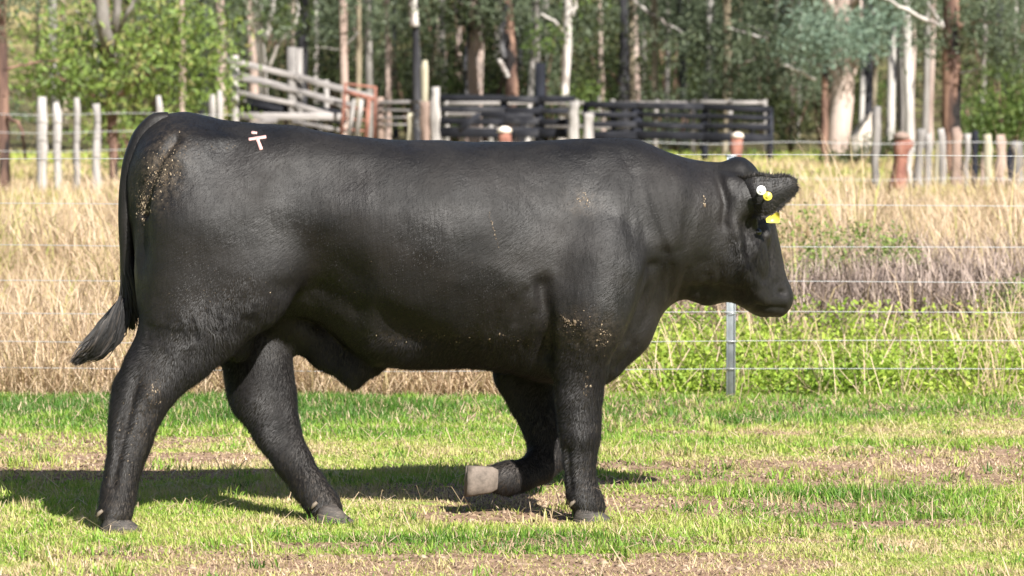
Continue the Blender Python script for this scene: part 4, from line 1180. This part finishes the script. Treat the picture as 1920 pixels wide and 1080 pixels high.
    J += .006 * blob(pxr, pyr, 285, 745, 22, 24) * near
    J -= .005 * crease(pxr, pyr, [(1068, 840), (1072, 915)], 5) * near
    J += .005 * blob(pxr, pyr, 1092, 822, 24, 18) * near
    J -= .0015 * crease(pxr, pyr, [(1045, 790), (1080, 797), (1110, 795)], 6) * near
    J -= .006 * crease(pxr, pyr, [(455, 730), (500, 810), (545, 880), (580, 930)], 8) * (~near)
    J += .006 * blob(pxr, pyr, 470, 740, 18, 18) * (~near)
    D += 1.9 * J * ss(.1, .5, np.abs(N[:, 1])) * ss(690, 740, pyr)
    D += .0040 * fbm(V * 9, 3, 71) + .0010 * fbm(V * 30, 2, 72) + .009 * fbm(V * 4.0, 2, 73)
    # curls of longer hair on the thigh, cheek and forearm
    cur = blob(px, py, 430, 600, 130, 50, -15) + blob(px, py, 1405, 490, 28, 45) + .7 * blob(px, py, 1090, 650, 40, 60) + .6 * blob(px, py, 280, 800, 50, 100) + .8 * blob(px, py, 790, 640, 120, 25)
    D += .0060 * np.clip(cur, 0, 1) * fbm(V * np.array([50, 50, 26]), 2, 77)
    return V + N * D[:, None]

def coat_material():
    t = NT('black_coat')
    tc = t.n('TexCoord'); geo = t.n('NewGeometry'); g = geo.outputs['Position']
    mp = t.n('Mapping'); mp.inputs['Rotation'].default_value = (0, R(35), 0); t.l(g, mp.inputs[0])
    h = t.noise(mp.outputs[0], 70, 5, .75, (.30, 1, 1.6))
    f = t.noise(g, 2.6, 4, .6)
    col = t.ramp(f, [(.32, (.0030, .0027, .0028)), (.5, (.0062, .0055, .0054)), (.7, (.0120, .0102, .0095))])
    fine = t.noise(mp.outputs[0], 190, 3, .8, (.25, 1, 1.4))
    col = t.mix(t.ramp(fine, [(.45, (0, 0, 0)), (.75, (.16, .16, .16))]), col, (.018, .0155, .0145))
    sep = t.n('SeparateXYZ'); t.l(g, sep.inputs[0])
    low = t.n('MapRange'); t.l(sep.outputs['Z'], low.inputs[0]); low.inputs[1].default_value = .55; low.inputs[2].default_value = .02; low.clamp = True
    dn = t.ramp(t.noise(g, 8, 5, .7), [(.40, (0, 0, 0)), (.72, (1, 1, 1))])
    dust = t.math('MULTIPLY', t.math('MULTIPLY', low.outputs[0], dn), .5)
    col = t.mix(dust, col, (.075, .06, .05))
    # dusty back and loin, brownish
    bk = t.ramp(t.noise(g, 1.7, 5, .62, (1, 1, 1.8)), [(.45, (0, 0, 0)), (.72, (.6, .6, .6))])
    col = t.mix(bk, col, (.017, .0138, .0120))
    md = t.n('Attribute', attribute_name='mud')
    mf = t.math('MULTIPLY', md.outputs['Fac'], t.ramp(t.noise(g, 45, 5, .75), [(.42, (0, 0, 0)), (.62, (1, 1, 1))]))
    col = t.mix(mf, col, (.085, .066, .048))
    rg = t.ramp(t.noise(g, 5, 4, .6), [(.35, (.40, .40, .40)), (.65, (.66, .66, .66))])
    n0 = t.bump(t.noise(g, 9, 4, .6, (2.6, 1, .55)), .35, .012)
    n1 = t.bump(t.noise(g, 12, 3, .55), .18, .012, n0)
    n2 = t.bump(h, .55, .006, n1)
    return t.finish(col, rg, .30, n2)

def hit(bvh, px, py):
    d = Vector(ray(px, py)).normalized()
    p, n, i, dist = bvh.ray_cast(Vector(CAMP), d)
    return p, n

def make_bull():
    F = build_bull_field()
    V, Q = F.mesh()
    V = laplace(V, Q, 5)
    V = sculpt(V, Q)
    V = laplace(V, Q, 1, .35)
    # the largest connected shell only
    coat = coat_material()
    base = np.array([-.1, 11.95, 0])
    root = thing('bull', 'big black polled bull walking to the right across the pasture, head lowered and turned away', 'bull', base)
    mpx, mpy = topx(V)
    mud = np.clip(1.0 * blob(mpx, mpy, 300, 325, 36, 70, 22) + .9 * blob(mpx, mpy, 280, 750, 26, 60, 8) + .5 * blob(mpx, mpy, 1095, 625, 60, 40) + .5 * blob(mpx, mpy, 800, 642, 120, 20) + .4 * blob(mpx, mpy, 1090, 380, 30, 22) + .35 * ss(800, 960, mpy) + .4 * blob(mpx, mpy, 1098, 720, 14, 40), 0, 1)
    body = link('body', mesh_np('body', V - base, Q, None, True, {'mud': mud}), coat, root, base)
    body.location = (0, 0, 0)
    bvh = BVHTree.FromPolygons([tuple(v) for v in V], Q.tolist())

    # ---- tail: dock, then the switch
    tl = MB()
    TP = [(318, 226, 11.86, 17), (292, 232, 11.85, 22), (268, 258, 11.84, 22), (250, 300, 11.82, 20), (240, 350, 11.80, 17), (236, 410, 11.79, 15), (238, 470, 11.79, 14), (240, 530, 11.79, 15), (238, 575, 11.79, 17), (232, 605, 11.79, 12)]
    pts = np.array([at(a, b, Y) for a, b, Y, r in TP]); rr = np.array([r / 527 for *_, r in TP])
    tt = np.linspace(0, 1, len(TP)); t2 = np.linspace(0, 1, 60)
    from numpy import interp
    P2 = np.stack([interp(t2, tt, pts[:, i]) for i in range(3)], 1); r2 = interp(t2, tt, rr)
    for _ in range(4): P2[1:-1] = (P2[:-2] + 2 * P2[1:-1] + P2[2:]) / 4
    tl.tube(P2, r2, 14, .12, 5, freq=1.0)
    tail = tl.build('tail', coat, root, True)
    # switch: many strands
    hair = NT('switch_hair'); a = hair.n('Attribute', attribute_name='tint')
    hm = hair.finish(hair.ramp(a.outputs['Fac'], [(0, (.004, .0038, .004)), (.7, (.010, .009, .009)), (1, (.035, .028, .023))]), .6, .3)
    def strands(mb, P, r, n, w):
        P = np.array(P); m = len(P); T = np.linspace(0, 1, 9)
        for k in range(n):
            an, q = RNG.uniform(0, 2 * math.pi), RNG.uniform(0, 1) ** .5
            s0 = RNG.uniform(0, .35); s1 = min(1, RNG.uniform(.55, 1.02))
            ts = s0 + (s1 - s0) * T
            c = np.stack([interp(ts, np.linspace(0, 1, m), P[:, i]) for i in range(3)], 1)
            rad = interp(ts, np.linspace(0, 1, m), r) * q
            off = np.stack([np.cos(an + 1.5 * ts) * rad, np.sin(an + 1.5 * ts) * rad, np.cos(an * 3 + 2 * ts) * rad * .6], 1)
            c = c + off + np.cumsum(RNG.normal(0, .0026, (9, 3)), 0)
            d = np.gradient(c, axis=0); wv = np.cross(d, [.2, 1, .3]); wv /= np.linalg.norm(wv, axis=1)[:, None]
            ww = (w * np.sin(np.pi * (.12 + .85 * T)))[:, None]
            VV = np.concatenate([c - wv * ww, c + wv * ww])
            QQ = [[i, i + 1, 9 + i + 1, 9 + i] for i in range(8)]
            mb.add(VV, QQ, None, RNG.uniform(0, 1))
    sw = MB()
    a1 = [at(*p) for p in ((240, 480, 11.79), (243, 540, 11.79), (240, 590, 11.79), (250, 618, 11.79))]
    strands(sw, a1, np.array([12, 17, 20, 7]) / 527, 420, .0022)
    a2 = [at(*p) for p in ((236, 560, 11.78), (222, 598, 11.77), (202, 628, 11.76), (176, 657, 11.75), (155, 669, 11.75), (138, 680, 11.745))]
    strands(sw, a2, np.array([14, 23, 26, 21, 9, 4]) / 527, 1200, .0024)
    sw.tube(np.array(a2), np.array([12, 20, 22, 16, 6, 2]) / 527, 10, .3, 3, a=.2)
    sw.tube(np.array(a1), np.array([12, 13, 14, 3]) / 527, 10, .3, 4, a=.1)
    sw.build('tail_switch', hm, tail, False).location = (0, 0, 0)

    # ---- ear, seen from behind
    def ear(px0, Y0, sgn):
        mb = MB()
        # spine of the ear from base to tip and its half widths (photo pixels)
        S = [(1366, 370, 26), (1388, 370, 35), (1410, 369, 38), (1432, 368, 39), (1451, 362, 31), (1468, 354, 23), (1484, 347, 15), (1494, 345, 4)]
        nu, nv = 26, 13
        sv = np.linspace(0, 1, len(S)); G = np.zeros((nu, nv, 3)); H = np.zeros((nu, nv, 3))
        for i in range(nu):
            u = i / (nu - 1)
            cx, cy, w = (interp(u, sv, [s[k] for s in S]) for k in range(3))
            w *= 1.0 + .05 * math.sin(u * 17)
            for j in range(nv):
                v = j / (nv - 1) * 2 - 1
                dy = v * w
                dep = Y0 + sgn * (.008 + .03 * math.sin(u * 2.2) + .13 * max(0, 1 - u * 2.6) ** 2) - sgn * (.030 * (1 - v * v) * math.sin(math.pi * min(1, u * .85 + .15)))
                th = .005 * math.sin(math.pi * min(1, .1 + u * .9)) * (1 - v ** 6) + .002
                p = at(cx + px0 + dy * .28, cy + dy, dep)
                G[i, j] = p; H[i, j] = p + np.array([0, sgn * th, 0])
        VV = np.concatenate([G.reshape(-1, 3), H.reshape(-1, 3)])
        I = np.arange(nu * nv).reshape(nu, nv); n = nu * nv
        A = np.stack([I[:-1, :-1], I[1:, :-1], I[1:, 1:], I[:-1, 1:]], -1).reshape(-1, 4)
        rim = list(I[0, :]) + list(I[1:, -1]) + list(I[-1, ::-1][1:]) + list(I[::-1, 0][1:-1])
        Rm = [[rim[k], rim[(k + 1) % len(rim)], rim[(k + 1) % len(rim)] + n, rim[k] + n] for k in range(len(rim))]
        mb.add(VV, np.concatenate([A[:, ::-1], A + n, np.array(Rm)]))
        o = mb.build('ear', coat, root, True)
        fr = MB()
        for k in range(3500):
            u = RNG.uniform(.1, 1); j = RNG.choice([0, nv - 1]) if RNG.uniform() < .6 else RNG.integers(nv)
            i = int(u * (nu - 1)); b = G[i, j] + (G[min(nu - 1, i + 1), j] - G[i, j]) * RNG.uniform()
            out = (G[i, j] - G[max(0, i - 2), nv // 2]); out /= np.linalg.norm(out) + 1e-9
            e = b + (out + RNG.normal(0, .35, 3)) * RNG.uniform(.004, .016)
            w = np.cross(e - b, [0, 1, 0]); w = w / (np.linalg.norm(w) + 1e-9) * .0010
            fr.add([b - w, b + w, e], None, [[0, 1, 2]], RNG.uniform(0, 1))
        fr.build('ear_fringe', hm, o).location = (0, 0, 0)
        return o, G
    e1, G = ear(0, 12.03, 1)
    e2, _ = ear(-8, 12.42, -1)
    # ---- ear tags on the back of the near ear
    def tagmat(n, c): 
        q = NT(n); tc = q.n('TexCoord'); return q.finish(q.ramp(q.noise(tc.outputs['Object'], 60, 3), [(.3, tuple(v * .75 for v in c)), (.6, c)]), .4, .5)
    white, yellow = tagmat('white_plastic', (.80, .80, .78)), tagmat('yellow_plastic', (.75, .62, .08))
    Eb = BVHTree.FromObject(e1, bpy.context.evaluated_depsgraph_get())
    def button(px, py, r, mat, lab):
        d = Vector(ray(px, py)).normalized()
        off = Vector(base)
        bpy.context.view_layer.update()
        c = at(px, py, 11.99)
        mb = MB(); n = 20
        V_ = []
        for (rr_, dy) in ((r * .2, -.03), (r * .3, 0.), (r, .001), (r, .005), (r * .85, .007), (r * .42, .007), (r * .35, .010), (.0001, .010)):
            for i in range(n):
                an = i / n * 2 * math.pi
                V_.append(c + np.array([math.cos(an) * rr_, -dy + (.012 if dy < 0 else 0), math.sin(an) * rr_]))
        QQ = [[k * n + i, k * n + (i + 1) % n, (k + 1) * n + (i + 1) % n, (k + 1) * n + i] for k in range(7) for i in range(n)]
        mb.add(V_, QQ); o = mb.build('ear_tag', mat, root, True); tag(o, lab)
    button(1427, 357, .0175, white, 'white round button tag')
    button(1439, 368, .0165, yellow, 'yellow round button tag')
    # yellow flag tag hanging under the ear
    mb = MB()
    c = at(1449, 408, 12.05)
    W, H, T_ = .026, .019, .003
    ring = [(-.9, -.9), (-.3, -1), (.9, -1), (1, -.2), (.95, .8), (.6, 1.0), (.2, .75), (-.5, .35), (-1, -.2)]
    n = len(ring)
    V_ = [c + np.array([a * W, s * T_ + a * .008, b * H]) for s in (-1, 1) for a, b in ring]
    mb.add(V_, [[i, (i + 1) % n, n + (i + 1) % n, n + i] for i in range(n)], [[0, i, i + 1] for i in range(1, n - 1)] + [[n, n + i + 1, n + i] for i in range(1, n - 1)])
    o = mb.build('ear_tag', yellow, root); tag(o, 'yellow flag tag under the ear')
    mb = MB()
    for k in range(3):
        mb.beam(at(1440 + k * 6, 409 - k * 5, 12.044), at(1447 + k * 5, 404 - k * 4, 12.044), .002, .001)
    o = mb.build('tag_print', tagmat('tag_ink', (.10, .07, .02)), o); o.location = (0, 0, 0)

    # ---- eye
    p, nn = hit(bvh, 1420, 436)
    if p is not None:
        mb = MB(); n = 12; c = np.array(p) + np.array([0, .0135, 0])
        th = np.linspace(0, math.pi, 9); V_ = [c + .017 * np.array([math.sin(t_) * math.cos(a), math.cos(t_), math.sin(t_) * math.sin(a)]) for t_ in th for a in np.arange(n) / n * 2 * math.pi]
        mb.add(V_, [[k * n + i, k * n + (i + 1) % n, (k + 1) * n + (i + 1) % n, (k + 1) * n + i] for k in range(8) for i in range(n)])
        q = NT('eye'); mb.build('eye', q.finish((.01, .006, .004), .08, .6), root, True)

    # ---- cloven hooves with dewclaws
    q = NT('hoof_horn'); tc = q.n('TexCoord')
    hn = q.noise(tc.outputs['Object'], 30, 5, .7, (1, 1, 4))
    hmat = q.finish(q.ramp(hn, [(.3, (.018, .016, .015)), (.55, (.045, .038, .033)), (.8, (.12, .098, .08))]), .6, .35, q.bump(hn, .5, .01))
    dmat = NT('dewclaw_horn').finish((.13, .105, .08), .6, .3)
    pale = NT('dusty_horn'); tc = pale.n('TexCoord'); pmat = pale.finish(pale.ramp(pale.noise(tc.outputs['Object'], 25, 5, .7), [(.3, (.07, .058, .048)), (.7, (.19, .155, .13))]), .8, .2)
    def hoof(c, fwd, up, L, W, Hh, mat, lab=None, tp=1.0):
        """two claws side by side, toe pointing along fwd"""
        c = np.array(c); fwd = np.array(fwd, float); fwd /= np.linalg.norm(fwd); up = np.array(up, float); sidev = np.cross(fwd, up); sidev /= np.linalg.norm(sidev)
        mb = MB()
        for s in (-1, 1):
            rings = []
            for (z, f0, f1, w) in ((0, -.50, .62, 1.0), (.22, -.48 - .02 * (1 - tp), .55 * tp + .6 * (1 - tp), 1.0), (.6, -.42 * tp - .5 * (1 - tp), .34 * tp + .55 * (1 - tp), .92), (1.0, -.36 * tp - .5 * (1 - tp), .16 * tp + .5 * (1 - tp), .80), (1.25, -.25 * tp - .4 * (1 - tp), .08 * tp + .36 * (1 - tp), .55)):
                ring = []
                for i in range(14):
                    a = i / 14 * 2 * math.pi
                    lx = (f0 + f1) / 2 + (f1 - f0) / 2 * math.cos(a)
                    ly = math.sin(a) * .23 * w * (1 - .28 * max(0, math.cos(a)))
                    ring.append(c + fwd * lx * L + sidev * (s * .25 * w + ly) * W + up * z * Hh)
                rings.append(ring)
            V_ = np.array(rings).reshape(-1, 3)
            mb.add(V_, [[k * 14 + i, k * 14 + (i + 1) % 14, (k + 1) * 14 + (i + 1) % 14, (k + 1) * 14 + i] for k in range(4) for i in range(14)], [[0, i + 1, i] for i in range(1, 13)] + [[56, 56 + i, 57 + i] for i in range(1, 13)])
        o = mb.build('hoof', mat, root, True)
        if lab: tag(o, lab)
        for s in (() if lab else (-1, 1)):
            d = MB(); a = c - fwd * L * .50 + sidev * s * W * .30 + up * Hh * 1.25
            d.tube([a + fwd * .012 + up * .010, a, a - fwd * .009 - up * .014], [.006, .0075, .003], 8)
            d.build('dewclaw', dmat, o, True).location = (0, 0, 0)
        return o
    def gnd(px, py, Y):
        p = at(px, py, Y); p[2] = float(terrain(p[0], p[1])) - .010; return p
    fw = (1, .18, 0)
    hoof(gnd(224, 990, 11.58), fw, (0, 0, 1), .145, .125, .062, hmat)
    hoof(gnd(622, 985, 11.86), (1, .25, 0), (0, 0, 1), .145, .125, .062, hmat)
    hoof(gnd(1106, 968, 11.90), (1, .15, 0), (0, 0, 1), .145, .13, .062, hmat)
    # the lifted fore hoof is folded back with its sole to the rear
    hoof(at(874, 899, 12.06), (-.05, -.10, -1), (1, .12, -.04), .102, .125, .090, pmat, 'dusty pale hoof of the lifted foreleg', .12)

    # ---- freeze brand in pink-white paint on the loin
    bm_ = NT('brand_paint').finish((.45, .27, .255), .7, .2)
    mb = MB()
    def stroke(x0, y0, x1, y1, w, m=10):
        d = np.array([x1 - x0, y1 - y0], float); L = np.linalg.norm(d); nrm = np.array([-d[1], d[0]]) / L
        rows = []
        for i in range(m + 1):
            t_ = i / m; e = w * (1 + RNG.normal(0, .12))
            rows.append([])
            for sgn in (-1, 1):
                qx, qy = np.array([x0, y0]) + d * t_ + nrm * sgn * e / 2
                p, nn = hit(bvh, qx, qy)
                rows[-1].append((np.array(p) + np.array(nn) * .0035, np.array(p) - np.array(nn) * .004))
        V_ = []
        for r_ in rows: V_ += [r_[0][0], r_[1][0], r_[1][1], r_[0][1]]
        QQ = [[k * 4 + i, k * 4 + (i + 1) % 4, (k + 1) * 4 + (i + 1) % 4, (k + 1) * 4 + i] for k in range(m) for i in range(4)] + [[0, 3, 2, 1], [m * 4, m * 4 + 1, m * 4 + 2, m * 4 + 3]]
        mb.add(V_, QQ)
    stroke(471, 249, 482, 250, 4, 4)
    stroke(466, 262, 499, 257, 4.5)
    stroke(482, 260, 490, 281, 6)
    mb.build('brand_mark', bm_, root)

    # ---- dried mud flakes caught in the coat
    mm = NT('dried_mud'); a = mm.n('Attribute', attribute_name='tint')
    mmat = mm.finish(mm.ramp(a.outputs['Fac'], [(0, (.035, .027, .02)), (.6, (.14, .105, .072)), (1, (.36, .29, .21))]), .95, .1)
    mb = MB()
    def flakes(cx, cy, rx, ry, rot, n, s):
        for _ in range(n):
            u, v = RNG.normal(0, .5, 2); c_, s_ = math.cos(R(rot)), math.sin(R(rot))
            qx = cx + u * rx * c_ - v * ry * s_; qy = cy + u * rx * s_ + v * ry * c_
            p, nn = hit(bvh, qx, qy)
            if p is None: continue
            p = np.array(p); nn = np.array(nn)
            t1 = np.cross(nn, [0.2, .1, 1]); t1 /= np.linalg.norm(t1); t2_ = np.cross(nn, t1)
            k = 5; an = np.arange(k) / k * 6.283 + RNG.uniform(0, 6)
            r = s * RNG.lognormal(0, .45)
            st = RNG.uniform(.35, 1)
            ringv = p + nn * .0015 + (np.cos(an)[:, None] * t1 * st + np.sin(an)[:, None] * t2_) * (r * RNG.uniform(.6, 1.2, k))[:, None]
            top = p + nn * (.0015 + r * .5)
            mb.add(np.vstack([ringv, top]), None, [[i, (i + 1) % k, k] for i in range(k)], RNG.uniform(0, 1))
    flakes(300, 325, 34, 60, 25, 420, .0018)
    flakes(268, 385, 14, 34, 12, 200, .0020)
    flakes(276, 398, 8, 8, 0, 16, .004)
    flakes(390, 275, 60, 14, 0, 30, .0016)
    flakes(285, 735, 14, 30, 10, 70, .0026)
    flakes(250, 800, 30, 50, 10, 40, .0022)
    flakes(1095, 375, 16, 14, 30, 40, .0020)
    flakes(1320, 380, 5, 12, 0, 22, .0024)
    flakes(1130, 630, 14, 26, 0, 50, .0026)
    flakes(1075, 605, 26, 22, 40, 40, .0022)
    flakes(1062, 600, 18, 3, 40, 16, .0030)
    flakes(1098, 720, 6, 30, 0, 34, .0026)
    flakes(800, 640, 90, 16, 0, 90, .0020)
    flakes(960, 640, 60, 16, 0, 30, .0018)
    flakes(925, 430, 2, 34, -16, 50, .0012)
    flakes(700, 600, 400, 120, 0, 90, .0010)
    flakes(430, 560, 130, 60, 0, 80, .0012)
    flakes(240, 830, 25, 90, 12, 60, .0016)
    flakes(1060, 950, 10, 8, 0, 12, .004)
    o = mb.build('mud_flakes', mmat, root); tag(o, 'flakes of dried mud caught in the coat', kind='stuff')

    # ---- short coat hair standing off the skin
    N = normals(V, Q)
    nh = 170000
    area = np.linalg.norm(np.cross(V[Q[:, 2]] - V[Q[:, 0]], V[Q[:, 3]] - V[Q[:, 1]]), axis=1)
    nearf = N[Q[:, 0], 1] < .35
    fpx, fpy = topx(V[Q[:, 0]])
    fl = np.clip(blob(fpx, fpy, 430, 600, 150, 60, -15) + blob(fpx, fpy, 1400, 490, 40, 60) + blob(fpx, fpy, 790, 650, 160, 30) + .8 * ss(620, 700, fpy), 0, 1)
    pr = area * np.where(nearf, 1, .12) * (.6 + 1.6 * fl); pr /= pr.sum()
    fi = RNG.choice(len(Q), nh, p=pr); uu, vv = RNG.uniform(0, 1, (2, nh))
    A, B, C_, D_ = (V[Q[fi, k]] for k in range(4))
    P = (A * (1 - uu)[:, None] + B * uu[:, None]) * (1 - vv)[:, None] + (D_ * (1 - uu)[:, None] + C_ * uu[:, None]) * vv[:, None]
    Nn = N[Q[fi, 0]]
    px, py = topx(P)
    swirl = fbm(P * 6, 2, 81)
    ang = -1.25 + 1.1 * swirl + 1.6 * np.clip(blob(px, py, 430, 600, 150, 60, -15) + blob(px, py, 1400, 490, 40, 60), 0, 1) * fbm(P * 28, 2, 83)                                     # lies back and down
    flow = np.stack([-np.cos(ang) * .8 - .1, 0 * ang, np.sin(ang)], 1)
    flow -= Nn * (flow * Nn).sum(1)[:, None]; flow /= np.linalg.norm(flow, axis=1)[:, None] + 1e-9
    longer = np.clip(blob(px, py, 430, 600, 150, 60, -15) + blob(px, py, 1400, 490, 40, 60) + blob(px, py, 790, 650, 160, 30) + .8 * ss(620, 700, py), 0, 1)
    Lh = (.006 + .011 * longer) * RNG.uniform(.6, 1.3, nh)
    lift = .15 + .42 * longer
    tip = P + flow * Lh[:, None] + Nn * (Lh * lift)[:, None] + RNG.normal(0, .0015, (nh, 3))
    w = np.cross(flow, Nn); w /= np.linalg.norm(w, axis=1)[:, None] + 1e-9
    w *= .0008
    VV = np.stack([P - w, P + w, tip], 1).reshape(-1, 3)
    mb = MB(); mb.add(VV, None, np.arange(3 * nh).reshape(-1, 3), np.repeat(RNG.uniform(0, .95, nh), 3))
    ch = NT('coat_hair'); a = ch.n('Attribute', attribute_name='tint')
    chm = ch.finish(ch.ramp(a.outputs['Fac'], [(0, (.007, .0065, .0068)), (.8, (.0095, .0084, .0082)), (1, (.017, .0145, .0135))]), .55, .25)
    o = mb.build('coat_hair', chm, root); tag(o, 'short black coat hair', kind='stuff')
make_bull()
